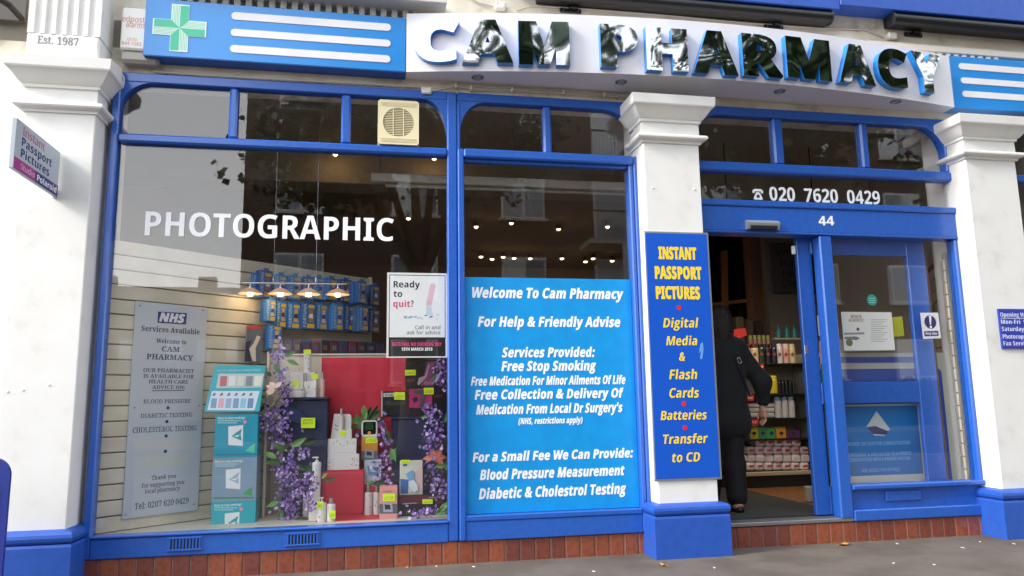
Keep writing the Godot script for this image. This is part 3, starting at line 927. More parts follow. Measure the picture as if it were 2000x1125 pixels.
	# dark steel bracket of the neighbouring shop
	t = thing("steel_bracket", "dark rusty steel bracket fixed high on the neighbouring white wall", "bracket", P(20, 30, 0.1))
	bx(t, "plate", P(2, 30, 0.1).x - 0.2, P(44, 30, 0.1).x, P(20, 34, 0.1).y, P(20, 34, 0.1).y + 0.5, 0.03, 0.06, mk("55504c", 0.7), 0.004)
	tube(t, "strut", [P(-30, -20, 0.3), P(18, 10, 0.2), P(42, 36, 0.07)], 0.02, mk("2d2522", 0.7), 6)

# ---------- inside ----------
func lamp_light(parent, at, energy, size = 0.03, col = Color(1.0, 0.78, 0.5)):
	var l = OmniLight3D.new()
	l.name = "lamp_light"
	l.light_energy = energy
	l.light_color = col
	l.light_size = size
	l.omni_range = 12.0
	l.omni_attenuation = 2.0
	l.shadow_enabled = true
	parent.add_child(l, true)
	l.position = parent.global_transform.affine_inverse() * at

func shop_room():
	var wm = mk("8d8478", 0.8)
	struct("shop_floor", cbox(Vector3(7.9, 0.19, 7.88), 0.0), mk("8f6a45", 0.45, {"tex": noise(0.02, 61, [[0.0, "b89a78"], [0.5, "e6d2b8"], [1.0, "ffffff"]], 4), "scale": 1.2}), Vector3(1.55, 0.1, -4.12))
	struct("shop_ceiling", cbox(Vector3(8.2, 0.2, 8.3), 0.0), mk("8f887c", 0.85), Vector3(1.55, 3.62, -4.15))
	struct("wall_back", cbox(Vector3(8.2, 3.6, 0.2), 0.0), wm, Vector3(1.55, 1.8, -8.1))
	struct("wall_left", cbox(Vector3(0.2, 3.6, 7.9), 0.0), wm, Vector3(-2.46, 1.8, -4.02))
	struct("wall_right", cbox(Vector3(0.2, 3.6, 7.9), 0.0), wm, Vector3(5.62, 1.8, -4.02))
	# neighbouring room behind the last pilaster is closed off by the wall
	var t = thing("door_mat", "dark grey ribbed entrance mat lying inside the doorway", "mat", Vector3(3.0, 0.196, -0.7))
	var mm = mk("3c3c3a", 0.95)
	bx(t, "backing", 2.46, 3.6, 0.196, 0.201, -2.0, -0.14, mm, 0.0)
	for i in 50: bx(t, "rib", 2.47, 3.59, 0.201, 0.207, -1.99 + i * 0.037, -1.99 + i * 0.037 + 0.02, mm, 0.002)
	# ceiling spots, lit
	var spots = [[930, 443], [998.7, 436], [1091, 447.7], [1186.6, 443], [939.5, 501.5], [961, 506], [982.7, 502], [1004, 504.5], [1035.6, 505], [1097.5, 505], [1143.7, 511], [1158.5, 505], [1195.7, 509.6], [655, 301], [848, 309], [797.6, 426.7], [1392, 541], [1406, 545]]
	for s in spots:
		var d = cam_basis * Vector3((s[0] - 1000.0) / FOCAL, -(s[1] - 562.5) / FOCAL, -1.0)
		var w = CAM + d * ((3.44 - CAM.y) / d.y)
		if w.z < -7.6: w = CAM + d * ((-7.5 - CAM.z) / d.z)
		t = thing("ceiling_spotlight", "small lit halogen spotlight %s" % ("on a drop rod deep inside the shop" if w.y < 3.4 else ("on the shop ceiling near the display windows" if w.z > -3.0 else "on the shop ceiling halfway back")), "spotlight", w, "lit spotlights on the shop ceiling")
		var k = 1.0 + maxf(0.0, -w.z - 3.0) * 0.12
		if w.y < 3.4: tube(t, "drop_rod", [w + Vector3(0, 0.02, 0), Vector3(w.x, 3.52, w.z)], 0.006, black, 6)
		lathe(t, "housing", [[0.012, 0.08], [0.03 * k, 0.06], [0.038 * k, 0.0], [0.034 * k, 0.0], [0.026 * k, 0.03]], mk("3a3632", 0.5), w, 12)
		lathe(t, "lamp_bulb", [[0.0, 0.016], [0.018, 0.012], [0.024 * k, 0.0], [0.016 * k, -0.016], [0.0, -0.02]], mk("ffd9a0", 0.5, {"glow": 3.0}), w, 10)
		lamp_light(t, w + Vector3(0, -0.002, 0), 0.007)
	for w in [Vector3(3.3, 2.78, -1.2), Vector3(4.2, 2.78, -1.2)]:  # two added spots, out of sight behind the door beam, brightening the shelves
		t = thing("ceiling_spotlight", "added spotlight hidden behind the door beam to brighten the shelving", "spotlight", w, "lit spotlights on the shop ceiling")
		tube(t, "drop_rod", [w + Vector3(0, 0.07, 0), Vector3(w.x, 3.52, w.z)], 0.006, black, 6)
		lathe(t, "housing", [[0.0, 0.08], [0.04, 0.07], [0.06, 0.0], [0.056, 0.0], [0.036, 0.06], [0.0, 0.07]], mk("3a3632", 0.5), w, 14)
		lathe(t, "lamp_bulb", [[0.0, 0.04], [0.018, 0.036], [0.024, 0.026], [0.016, 0.012], [0.0, 0.008]], mk("ffd9a0", 0.5, {"glow": 3.0}), w, 10)
		var l = SpotLight3D.new()
		l.name = "lamp_light"
		l.light_energy = 0.5
		l.light_color = Color(1.0, 0.9, 0.76)
		l.light_size = 0.03
		l.spot_range = 8.0
		l.spot_attenuation = 2.0
		l.spot_angle = 62.0
		l.shadow_enabled = true
		t.add_child(l)
		l.global_position = w
		l.rotation.x = -PI / 2 + 0.35
	# unlit strip light hanging across the window
	t = thing("strip_light", "long white unlit strip light hanging on rods inside the window", "strip light", Vector3(1.1, 3.0, -1.2))
	var y = 3.03
	bx(t, "casing", -0.03, 2.45, y - 0.03, y + 0.045, -1.24, -1.16, mk("d8d6cc", 0.5), 0.008)
	tube(t, "tube_lamp", [Vector3(0.1, y - 0.06, -1.2), Vector3(2.3, y - 0.06, -1.2)], 0.014, mk("b9b8b0", 0.4), 8)
	for x in [0.05, 2.2]:
		tube(t, "hanging_rod", [Vector3(x, y + 0.04, -1.2), Vector3(x, 3.53, -1.2)], 0.006, steel, 6)
		lathe(t, "ceiling_rose", [[0.05, 0.0], [0.04, -0.03], [0.0, -0.035]], mk("a9a498", 0.6), Vector3(x, 3.518, -1.2), 14)
	# pale downstand beam across the shop ceiling
	var b = struct("ceiling_beam", cbox(Vector3(7.8, 0.3, 0.35), 0.01), mk("a39b8e", 0.8), Vector3(1.55, 3.37, -2.2))
	# the pendant bar with four glass dishes
	t = thing("pendant_lamp_bar", "pendant bar of four lit glass dish lamps hanging in the display window", "pendant lamp", Vector3(-0.58, 2.0, -0.6))
	var z = -0.6
	var l = P(474, 552.5, z); var r = P(676, 553.5, z)
	tube(t, "bar", [l, Vector3(r.x, l.y, z)], 0.008, chrome, 10)
	bx(t, "ceiling_fitting", P(537, 206, z).x, P(634, 206, z).x, 3.38, 3.43, z - 0.03, z + 0.03, mk("8e8a82", 0.4), 0.008)
	tube(t, "fitting_stem", [Vector3((l.x + r.x) / 2, 3.43, z), Vector3((l.x + r.x) / 2, 3.53, z)], 0.01, steel, 6)
	for s in [[534, 549], [617, 618]]:
		tube(t, "suspension_wire", [P(s[0], 545, z), Vector3(P(s[0], 545, z).x, 3.39, z)], 0.0022, steel, 5)
		tube(t, "wire_grip", [P(s[0], 551, z), P(s[0], 543, z)], 0.006, chrome, 8)
	for px in [489, 548, 603, 660]:
		var w = Vector3(P(px, 560, z).x, l.y, z)
		var sh = lathe(t, "lamp_shade", [[0.014, -0.035], [0.05, -0.05], [0.09, -0.078], [0.092, -0.082], [0.088, -0.082], [0.05, -0.056], [0.014, -0.042]], mk("d9c9ae", 0.35, {"back": Color(0.6, 0.45, 0.28)}), w, 24)
		lathe(sh, "lamp_stem", [[0.006, 0.0], [0.007, -0.02], [0.012, -0.026], [0.012, -0.045]], chrome, w, 10)
		lathe(sh, "lamp_bulb", [[0.0, -0.058], [0.02, -0.062], [0.021, -0.098], [0.0, -0.102]], mk("fff0cf", 0.4, {"glow": 1.6}), w, 12)
		lamp_light(t, w + Vector3(0, -0.08, 0), 0.007, 0.02, Color(1.0, 0.85, 0.62))

func signs():
	# welcome board behind the second window
	var t = thing("welcome_board", "sky-blue services board lettered Welcome To Cam Pharmacy on the glass", "notice board", Vector3(1.25, 0.335, -0.05))
	var yt = P(1060, 543.5, -0.0125).y
	bx(t, "board", 0.634, 1.878, 0.334, yt, -0.0175, -0.0125, mk("0094dc", 0.45, {"tex": noise(0.01, 71, [[0.0, "e8eef2"], [1.0, "ffffff"]], 3)}), 0.001)
	var lines = [["Welcome To Cam Pharmacy", 918.6, 1218.4, 583, 562.7], ["For Help & Friendly Advise", 933, 1213, 638.4, 618.8], ["Services Provided:", 980, 1163, 697.7, 678.5], ["Free Stop Smoking", 979, 1165, 724.3, 705], ["Free Medication For Minor Ailments Of Life", 919.5, 1223, 751.7, 734.5], ["Free Collection & Delivery Of", 926.8, 1218.4, 778.7, 759.9], ["Medication From Local Dr Surgery's", 929.7, 1217, 807.3, 788.5], ["(NHS, restrictions apply)", 1012, 1138.7, 827.3, 815.5], ["For a Small Fee We Can Provide:", 922.7, 1237.6, 898, 879.7], ["Blood Pressure Measurement", 937, 1221, 932.9, 913], ["Diabetic & Cholestrol Testing", 935, 1224, 969.7, 949]]
	for l in lines: tp(t, l[0], l[1], l[2], l[3], l[4], -0.0122, white_print, "b+", 0.17)
	# passport pictures board on the middle pilaster
	t = thing("passport_board", "narrow blue board with yellow INSTANT PASSPORT PICTURES lettering on the middle pilaster", "sign", Vector3(2.15, 0.6, 0.22))
	pbox(t, "metal_frame", 1268, 453, 1397, 939, 0.212, 0.012, mk("b9bcc0", 0.3, {"metal": 0.8}), 0.003)
	pbox(t, "board_face", 1271, 456.5, 1393.5, 934.5, 0.2135, 0.004, mk("0b52c0", 0.35), 0.001)
	var yel = [["INSTANT", 1286, 1360, 507, 482.5, 0], ["PASSPORT", 1279, 1370, 545.5, 520.5, 0], ["PICTURES", 1281, 1367, 584.5, 559.5, 0], ["Digital", 1295, 1364, 639.6, 621.6, 1], ["Media", 1301, 1363, 674.4, 656.8, 1], ["&", 1325.6, 1340, 705, 688.7, 1], ["Flash", 1307, 1363, 740.6, 722, 1], ["Cards", 1306, 1366.5, 776.6, 758, 1], ["Batteries", 1290, 1381.6, 819.6, 802, 1], ["Transfer", 1293, 1383, 866, 848, 1], ["to CD", 1311, 1368.5, 902, 884, 1]]
	for l in yel: tp(t, l[0], l[1], l[2], l[3], l[4], 0.2137, yellow_print, "b*" if l[5] == 0 else "b", 0.17 * l[5])
	for d in [[1326, 601], [1335.8, 788.5], [1337.9, 835.5]]: disc(t, "red_dot", d[0], d[1], 0.018, 0.2137, red_print)
	pp(t, "torn_sticker", [[1368, 672], [1373, 668], [1374, 685], [1371, 702], [1367, 700], [1369, 686], [1365, 690]], 0.2137, mk("5d95d8", 0.6), 0.0006)
	# projecting sign on the first pilaster
	t = thing("projecting_sign", "grey Instant Passport Pictures sign projecting from the first pilaster", "sign", Vector3(-1.957, 2.4, 0.48))
	var keep = F
	F = Transform3D(Basis(Vector3(0, 0, -1), Vector3.UP, Vector3(1, 0, 0)), Vector3(-1.957, 0, 0.206))
	var a = P(117.5, 331, 0.0); var b = P(28.5, 290, 0.0)
	var top = (P(117, 287, 0.0).y + P(32, 240, 0.0).y) / 2; var bot = (P(115.5, 376, 0.0).y + P(25, 340, 0.0).y) / 2
	var band = bot + (top - bot) * 0.24
	bx(t, "panel", b.x, -0.004, bot, top, -0.024, 0.0, mk("a4aeb6", 0.4), 0.002)
	bx(t, "wall_bracket", -0.02, 0.004, bot - 0.012, bot + 0.05, -0.02, -0.004, steel, 0.001)
	var w = -0.004 - b.x
	var cx = func(u): return b.x + w * u
	bx(t, "magenta_band", cx.call(0.0) + 0.002, cx.call(0.46), bot + 0.002, band, 0.0002, 0.001, mk("9a2f7c", 0.5), 0.0)
	bx(t, "navy_band", cx.call(0.46), cx.call(1.0) - 0.002, bot + 0.002, band, 0.0002, 0.001, navy_print, 0.0)
	var H = top - bot
	tx(t, "Instant", cx.call(0.13), cx.call(0.62), bot + H * 0.76, bot + H * 0.93, 0.0003, mk("b06a8a", 0.5), "r")
	tx(t, "Passport", cx.call(0.13), cx.call(0.8), bot + H * 0.54, bot + H * 0.71, 0.0003, navy_print, "b-")
	tx(t, "Pictures", cx.call(0.13), cx.call(0.76), bot + H * 0.31, bot + H * 0.48, 0.0003, navy_print, "b-")
	tx(t, "Studio", cx.call(0.14), cx.call(0.44), bot + H * 0.07, bot + H * 0.19, 0.0011, mk("d9b0cc", 0.5), "r", 0.0, 0.0008)
	tx(t, "Polaroid", cx.call(0.5), cx.call(0.96), bot + H * 0.06, bot + H * 0.19, 0.0011, white_print, "b-", 0.0, 0.0008)
	F = keep
	# opening hours plate
	t = thing("opening_hours_plate", "navy Opening Hours plate with white lettering on the last pilaster", "sign", P(1990, 680, 0.21))
	var p = P(1952, 603, 0.216); var q = P(1956, 681, 0.216)
	var px = (p.x + q.x) / 2
	bx(t, "plate", px, px + 0.36, q.y, p.y, 0.201, 0.216, mk("22339a", 0.4), 0.002)
	var hh = p.y - q.y
	var ws = mk("c9d2ee", 0.5)
	var rows = [["Opening Hours", 0.30, 0.80], ["Mon-Fri  9-7", 0.27, 0.62], ["Saturday  9-5", 0.29, 0.44], ["Photocopy", 0.21, 0.25], ["Fax Service", 0.24, 0.08]]
	for i in rows.size(): tx(t, rows[i][0], px + 0.012, px + 0.012 + rows[i][1], q.y + hh * rows[i][2], q.y + hh * (rows[i][2] + 0.105), 0.2162, ws, "b-")
	bx(t, "underline", px + 0.012, px + 0.32, q.y + hh * 0.755, q.y + hh * 0.77, 0.216, 0.217, ws, 0.0)
	# no-smoking-day poster
	t = thing("quit_poster", "white Ready to quit poster with cigarette picture stuck inside the display window", "poster", P(814, 698, -0.034))
	var z = -0.0335
	pbox(t, "sheet", 755.5, 533, 873, 698.5, z, 0.001, mk("e9ebea", 0.6), 0.0)
	pbox(t, "black_border", 759.5, 537, 870, 696, z + 0.0006, 0.0004, black, 0.0)
	pbox(t, "white_field", 761, 538.5, 868.8, 658.8, z + 0.0012, 0.0004, mk("e4e7e7", 0.6), 0.0)
	z += 0.0013
	tp(t, "Ready", 768.6, 820, 561.5, 549.2, z, black, "b", 0, 0.0006)
	tp(t, "to", 768.6, 785.5, 580, 567.5, z, black, "b", 0, 0.0006)
	tp(t, "quit", 768, 801, 599.5, 587, z, pink_print, "b", 0, 0.0006)
	tp(t, "?", 802.5, 807.8, 599.5, 587, z, black, "b", 0, 0.0006)
	tp(t, "Call in and", 811, 860, 643, 635.8, z, black, "r", 0, 0.0006)
	tp(t, "ask for advice", 794.7, 860, 653, 645.8, z, black, "r", 0, 0.0006)
	tp(t, "NATIONAL NO SMOKING DAY", 765.6, 862.4, 676, 668.5, z, pink_print, "b+", 0, 0.0006)
	tp(t, "13TH MARCH 2013", 784, 844.5, 684.8, 678.8, z, white_print, "b+", 0, 0.0006)
	pp(t, "printed_cigarette", [[840, 555], [845, 553], [851, 556.5], [842.5, 598], [832, 596.5]], z, mk("d9b4c4", 0.6), 0.0003)
	pp(t, "printed_cigarette_tip", [[832.5, 597], [842, 598.5], [846, 616], [832, 616]], z, mk("c3d0de", 0.6), 0.0003)
	for k in 26:
		var ex = 788 + rng.randf() * 68.0
		var ey = 619.5 - rng.randf_range(-3.5, 3.5) * (0.5 + (ex - 788) / 68.0)
		var s = rng.randf_range(0.8, 2.6)
		pp(t, "printed_splash", [[ex - s * 1.6, ey], [ex, ey - s * 0.7], [ex + s * 1.6, ey - 0.2], [ex, ey + s * 0.6]], z + 0.0001 + k * 0.00001, mk(["8fa4c8", "5f78aa", "b8c6dc"][k % 3], 0.6), 0.0002)
	# notices on and behind the side window
	t = thing("keep_clear_notice", "small white notice with blue exclamation circle on the side window", "notice", P(1818, 662, -0.034))
	pp(t, "sheet", [[1797, 611], [1832, 610.5], [1838, 660.5], [1803, 662]], -0.034, mk("e6e6ec", 0.5), 0.001)
	disc(t, "blue_circle", 1817, 629, 0.054, -0.0328, navy_print, 0.0004)
	pp(t, "white_mark", [[1814, 616.5], [1819, 616.5], [1818.6, 634], [1816.2, 634]], -0.0324, white_print, 0.0004)
	disc(t, "white_mark", 1818, 638.5, 0.011, -0.0324, white_print, 0.0004)
	pp(t, "blue_bar", [[1804.5, 647], [1832.5, 646], [1833.5, 656], [1806, 657]], -0.0328, navy_print, 0.0004)
	tp(t, "Keep clear", 1808, 1831, 653.5, 648.5, -0.0324, white_print, "b", 0, 0.0004)
	t = thing("ailments_notice", "white printed Minor Ailments sheet on the sliding door glass", "notice", P(1695, 685, -0.11))
	z = -0.109
	pp(t, "sheet", [[1642.5, 609], [1741, 610], [1748, 684], [1649, 685]], z, mk("d8dad6", 0.6), 0.001)
	z += 0.0012
	tp(t, "MINOR", 1661.5, 1683, 621.5, 615, z, mk("8a7a3c", 0.6), "b", 0.1, 0.0004)
	tp(t, "AILMENTS?", 1657, 1687, 628.5, 622.5, z, mk("8a7a3c", 0.6), "b", 0.1, 0.0004)
	pp(t, "printed_bar", [[1648, 650], [1688, 649], [1688.5, 653], [1648.5, 654]], z, mk("8b8b8b", 0.6), 0.0004)
	pp(t, "printed_bar", [[1649, 658], [1672, 657], [1680, 660.5], [1673, 664.5], [1649.5, 662]], z, mk("77777a", 0.6), 0.0004)
	disc(t, "printed_seal", 1659, 669, 0.03, z, mk("6c6f4a", 0.6), 0.0004)
	disc(t, "printed_mark", 1675.5, 643, 0.013, z, mk("7d2433", 0.6), 0.0004)
	for i in 11: pp(t, "printed_line", [[1701, 624 + i * 4.2], [1733 - (i % 3) * 5, 624 + i * 4.2], [1733 - (i % 3) * 5, 625.2 + i * 4.2], [1701, 625.2 + i * 4.2]], z, mk("9a9c9a", 0.6), 0.0004)
	t = thing("round_sticker", "round green sticker on the sliding door glass above the ailments sheet", "sticker", P(1703, 598, -0.11))
	disc(t, "sticker_face", 1703, 586, 0.045, -0.1105, mk("1f9a8c", 0.5), 0.001, 24)
	for i in 3: pp(t, "printed_line", [[1697, 582 + i * 4], [1709, 582 + i * 4], [1709, 583.2 + i * 4], [1697, 583.2 + i * 4]], -0.1093, mk("a8dcd2", 0.5), 0.0004)
	t = thing("yellow_card", "bright yellow card behind the ailments sheet", "card", P(1752, 658, -0.16))
	pp(t, "card_face", [[1742, 620], [1762, 618], [1766, 656], [1746, 658]], -0.16, mk("c9d020", 0.6), 0.001)
	t = thing("door_edge_notice", "narrow white and pink notices with green sticker seen beside the door post", "notice", P(1603, 700, -0.11))
	pp(t, "white_sheet", [[1596, 616.5], [1616, 616], [1619, 655], [1599, 656]], -0.109, mk("d6dade", 0.6), 0.001)
	pp(t, "pink_sheet", [[1599.5, 666], [1620, 666], [1622, 708], [1602, 710]], -0.109, mk("cf9fae", 0.6), 0.001)
	pp(t, "green_sticker", [[1603, 711], [1622, 710], [1624, 747], [1606, 749]], -0.109, mk("1f8a4c", 0.5), 0.001)
	disc(t, "yellow_disc", 1614, 729, 0.032, -0.1078, yellow_print, 0.0005)
	pp(t, "red_mark", [[1610, 733], [1614, 727], [1618, 733], [1614, 739]], -0.107, red_print, 0.0005)
	# private doctor board behind the lower door glass
	t = thing("doctor_board", "blue Private GP Doctor Consultations board with white paper-boat emblem behind the door", "notice board", Vector3(3.95, 0.36, -0.2))
	z = -0.2
	bx(t, "white_backing", P(1640, 870, z).x - 0.1, P(1808, 870, z).x, 0.33, P(1720, 789, z).y, z - 0.012, z, mk("d5d8cc", 0.6), 0.001)
	bx(t, "blue_face", P(1640, 870, z).x - 0.1, P(1798, 870, z).x, P(1720, 928, z).y, P(1720, 793, z).y, z, z + 0.001, mk("1276c0", 0.4), 0.0)
	z += 0.0013
	pp(t, "boat_emblem", [[1712, 803], [1738, 838], [1735, 842], [1710, 832], [1692, 834]], z, mk("cfd3d2", 0.5), 0.0004)
	pp(t, "boat_emblem", [[1692, 835], [1710, 832.5], [1735, 842.5], [1730, 849], [1705, 847]], z, mk("1c2f6a", 0.5), 0.0004)
	pp(t, "boat_emblem", [[1705, 847.5], [1730, 849.5], [1727, 851], [1708, 850.5]], z, mk("cfd3d2", 0.5), 0.0004)
	var pale = mk("7fb6dc", 0.5)
	tp(t, "PRIVATE GP/ DOCTOR CONSULTATIONS", 1653, 1778, 869.5, 862.5, z, pale, "b", 0, 0.0005)
	tp(t, "CONVENIENT & EASY ACCESS TO A PRIVATE", 1653, 1780, 890, 883.5, z, pale, "b", 0, 0.0005)
	tp(t, "CONSULTATION WITH A PRIVATE DOCTOR", 1657, 1778, 900, 893.5, z, pale, "b", 0, 0.0005)
	tp(t, "ASK INSIDE FOR DETAILS", 1683, 1757, 921, 914.5, z, pale, "b", 0, 0.0005)
	# white display panel with blue shapes behind the sliding leaf
	t = thing("striped_panel", "white panel with rounded blue stripes standing behind the sliding door", "panel", Vector3(4.1, 0.3, -0.3))
	z = -0.26
	bx(t, "panel_sheet", 3.45, P(1858, 800, z).x, 0.3, P(1750, 689, z).y, z - 0.015, z, mk("c9cdc2", 0.6), 0.002)
	var x1 = P(1836, 760, z).x
	prism(t, "blue_stripe", rrect(3.46, x1, P(1750, 708.5, z).y, P(1750, 697, z).y, 0.02), z, z + 0.001, mk("2b53b0", 0.5))
	prism(t, "blue_field", rrect(3.46, P(1842, 760, z).x, 0.31, P(1750, 720, z).y, 0.04), z, z + 0.001, mk("2b53b0", 0.5))

# ---------- slat wall in the display window ----------
func slat_wall():
	var keep = F
	F = Transform3D(Basis(Vector3(0.755, 0, -0.656).normalized(), Vector3.UP, Vector3(0.656, 0, 0.755).normalized()), Vector3(-1.69, 0, -0.08))
	var tone = mk("d6d1c1", 0.55, {"tex": noise(0.008, 81, [[0.0, "e6e2d8"], [1.0, "ffffff"]], 3)})
	var t = thing("slat_wall", "cream slatted display wall slanting back from the window jamb", "display wall", Vector3(1.1, 0.3, 0))
	bx(t, "backing", -0.03, 2.2, 0.3, 2.2, -0.03, -0.012, mk("857c68", 0.8), 0.0)
	for i in 19:
		bx(t, "slat", -0.03, 2.2, 0.3 + i * 0.1 + 0.0045, 0.3 + (i + 1) * 0.1 - 0.0045, -0.014, 0.0, tone, 0.003)
	bx(t, "edge_strip", 2.2, 2.225, 0.3, 2.21, -0.03, 0.008, mk("d9d2bc", 0.5), 0.003)
	# services board
	var n = thing("services_board", "tall grey NHS services board screwed to the cream slat wall", "notice board", Vector3(0.4, 0.375, 0))
	bx(n, "board", 0.146, 0.66, 0.374, 1.797, 0.004, 0.014, mk("b7c0c8", 0.4), 0.002)
	var z = 0.0143
	pp(n, "blue_badge", [[308.5, 608.5], [365, 611.5], [363.5, 634], [307.5, 630.5]], z, mk("1f2d78", 0.5), 0.0006)
	tp(n, "NHS", 311, 362, 629.5, 612, z + 0.0007, mk("d5d9de", 0.5), "b*", 0.22, 0.0006)
	var ink = mk("2c2f5c", 0.6)
	for l in [["Services Available", 276, 390, 649.8, 639.5, "S~"], ["Welcome to", 305, 364, 671, 662.5, "S~"], ["CAM", 316, 351.5, 687, 677, "S~"], ["PHARMACY", 286, 377, 703, 692.5, "S~"], ["OUR PHARMACIST", 280, 379, 727.5, 720, "S"], ["IS AVAILABLE FOR", 280, 378.5, 738.5, 731.3, "S"], ["HEALTH CARE", 290.5, 367.5, 749, 742, "S"], ["ADVICE ON:", 297, 361.5, 759.5, 752.8, "S"], ["BLOOD PRESSURE", 280, 372.5, 787.5, 780, "s~"], ["DIABETIC TESTING", 274.5, 376, 815, 807, "s~"], ["CHOLESTEROL TESTING", 259.5, 384.5, 843, 833, "s~"], ["Thank you", 296, 344, 935.5, 927.5, "s~"], ["for supporting you", 277, 360, 949, 941, "s~"], ["local pharmacy", 283, 351.5, 960.5, 952.5, "s~"], ["Tel: 0207 620 0429", 263.5, 368, 989, 977.5, "s~"]]:
		tp(n, l[0], l[1], l[2], l[3], l[4], z, ink, l[5], 0, 0.0006)
	pp(n, "underline", [[297, 762.5], [360, 761.5], [360, 763], [297, 764]], z, ink, 0.0006)
	for d in [[328, 796.5], [326, 823.5], [324.5, 851.5], [323, 881.5]]: disc(n, "bullet_dot", d[0], d[1], 0.0115, z, mk("23246b", 0.5), 0.0006, 14)
	pp(n, "pale_tape", [[262, 862], [378, 853], [376, 872], [261, 878]], z, mk("bcc2c0", 0.5), 0.0005)
	pp(n, "pale_tape", [[283, 892], [368, 884], [366, 908], [281, 917]], z, mk("bcc2bc", 0.5), 0.0005)
	for s in [[274, 597], [397, 606], [389, 792], [263, 796], [246, 1005], [379, 985]]:
		lathe(n, "screw", [[0.007, 0.0], [0.005, 0.003], [0, 0.0035]], steel, P(s[0], s[1], z), 10, Basis(Vector3.RIGHT, PI / 2))
	# support packs on hooks: [left px, right px, top px, bottom px, how many on the hook]
	var packs = [[493, 506, 533, 580, 1], [507, 532, 528, 581, 2], [537, 560, 536, 584, 1], [565, 588, 538, 584, 2], [592, 613, 541, 585, 1], [636, 660, 543, 586, 4], [698, 716, 549, 592, 6], [723, 741, 557, 596, 2],
		[520, 538, 584, 628, 3], [562, 587, 590, 643, 2], [590, 617, 590, 643, 3], [650, 671, 593, 645, 4], [701, 720, 597, 647, 5], [722, 741, 603, 649, 2], [524, 550, 633, 682, 2], [614, 634, 541, 585, 2], [664, 688, 546, 590, 2], [618, 640, 592, 644, 2], [540, 560, 588, 640, 2], [673, 697, 595, 646, 2]]
	var pb = [mk("1c6fb8", 0.35, {"coat": 0.3}), mk("245a9e", 0.35, {"coat": 0.3}), mk("2a7cc4", 0.35, {"coat": 0.3})]
	var yl = mk("c9a827", 0.5)
	var skin = ["b98d78", "8a6a60", "c9a593"]
	for k in packs.size():
		var a = packs[k]
		for j in a[4]:
			var zz = 0.04 + (a[4] - 1 - j) * 0.028 + 0.03
			if j == 0: zz = 0.04 + (a[4] - 1) * 0.028 + 0.03
			# front pack is fixed by its pixels, the others hang behind it on the same hook
			var zf = 0.04 + (a[4] - 1) * 0.028 + 0.03
			var p = P(a[0], (a[2] + a[3]) / 2.0, zf); var q = P(a[1], (a[2] + a[3]) / 2.0, zf)
			var w = maxf(q.x - p.x, 0.085)
			var y1 = P((a[0] + a[1]) / 2.0, a[2], zf).y; var y0 = P((a[0] + a[1]) / 2.0, a[3], zf).y
			var z1 = zf - j * 0.029
			var row = "top" if k < 8 or k in [15, 16] else ("middle" if k != 14 else "lowest")
			var o = thing("support_pack", "blue support carton %s on a %s-row slat wall hook" % ["with yellow labels" if j == 0 else "tucked behind another", row], "carton", Vector3(p.x + w / 2, y0, z1 - 0.012), "blue support cartons on the slat wall hooks")
			var dx = 0.003 * (j % 2)
			bx(o, "carton", p.x + dx, p.x + w + dx, y0, y1, z1 - 0.026, z1, pb[(k + j) % 3], 0.002)
			if j == 0:
				var h = y1 - y0
				bx(o, "yellow_label", p.x + w * 0.45, p.x + w * 0.9, y0 + h * 0.78, y0 + h * 0.9, z1, z1 + 0.001, yl, 0.0)
				bx(o, "yellow_label", p.x + w * 0.38, p.x + w * 0.9, y0 + h * 0.05, y0 + h * 0.2, z1, z1 + 0.001, yl, 0.0)
				prism(o, "printed_limb", [Vector2(p.x + w * 0.5, y0 + h * 0.74), Vector2(p.x + w * 0.82, y0 + h * 0.74), Vector2(p.x + w * 0.72, y0 + h * 0.5), Vector2(p.x + w * 0.85, y0 + h * 0.26), Vector2(p.x + w * 0.45, y0 + h * 0.26), Vector2(p.x + w * 0.52, y0 + h * 0.5)], z1, z1 + 0.0008, mk(skin[k % 3], 0.6))
				prism(o, "printed_band", [Vector2(p.x + w * 0.52, y0 + h * 0.56), Vector2(p.x + w * 0.76, y0 + h * 0.58), Vector2(p.x + w * 0.8, y0 + h * 0.4), Vector2(p.x + w * 0.46, y0 + h * 0.42)], z1 + 0.0008, z1 + 0.0014, mk(["22252e", "d8d0c4", "2c3f7a"][k % 3], 0.6))
				var kf = F
				F = F * Transform3D(Basis(Vector3(0, 0, 1), PI / 2), Vector3(p.x + w * 0.3, y0 + h * 0.08, 0))
				tx(o, "FORTUNA", 0.0, h * 0.84, 0.0, w * 0.2, z1, mk("a9c6de", 0.5), "b-", 0, 0.0006)
				F = kf
				bx(o, "hang_tab", p.x + w * 0.3, p.x + w * 0.7, y1, y1 + 0.018, z1 - 0.003, z1 - 0.001, pb[0], 0.0)
				var hx = p.x + w * 0.5
				var hk = thing("display_hook", "thin wire display hook carrying blue support cartons in the %s row" % row, "hook", Vector3(hx, y1, 0.01), "wire hooks on the slat wall")
				tube(hk, "wire", [Vector3(hx, y1 + 0.006, 0.0), Vector3(hx, y1 + 0.008, zf + 0.03), Vector3(hx, y1 + 0.03, zf + 0.05)], 0.0024, steel, 5)
	# clear bag with an elbow support
	var e = thing("elbow_support_pack", "silver and red pack picturing a bent arm on the slat wall", "pack", P(494, 708, 0.05))
	pp(e, "pack_card", [[481, 636], [513, 633], [508, 710], [478, 706]], 0.05, mk("5e6a78", 0.3, {"coat": 0.4}), 0.012)
	pp(e, "red_header", [[482, 637], [511.5, 634.5], [511, 642], [482, 645]], 0.0625, mk("b0433c", 0.5), 0.0006)
	pp(e, "printed_arm", [[502, 655], [509, 658], [499, 680], [500, 706], [493, 705], [487, 681], [495, 671]], 0.0625, mk("d9cdc4", 0.6), 0.0006)
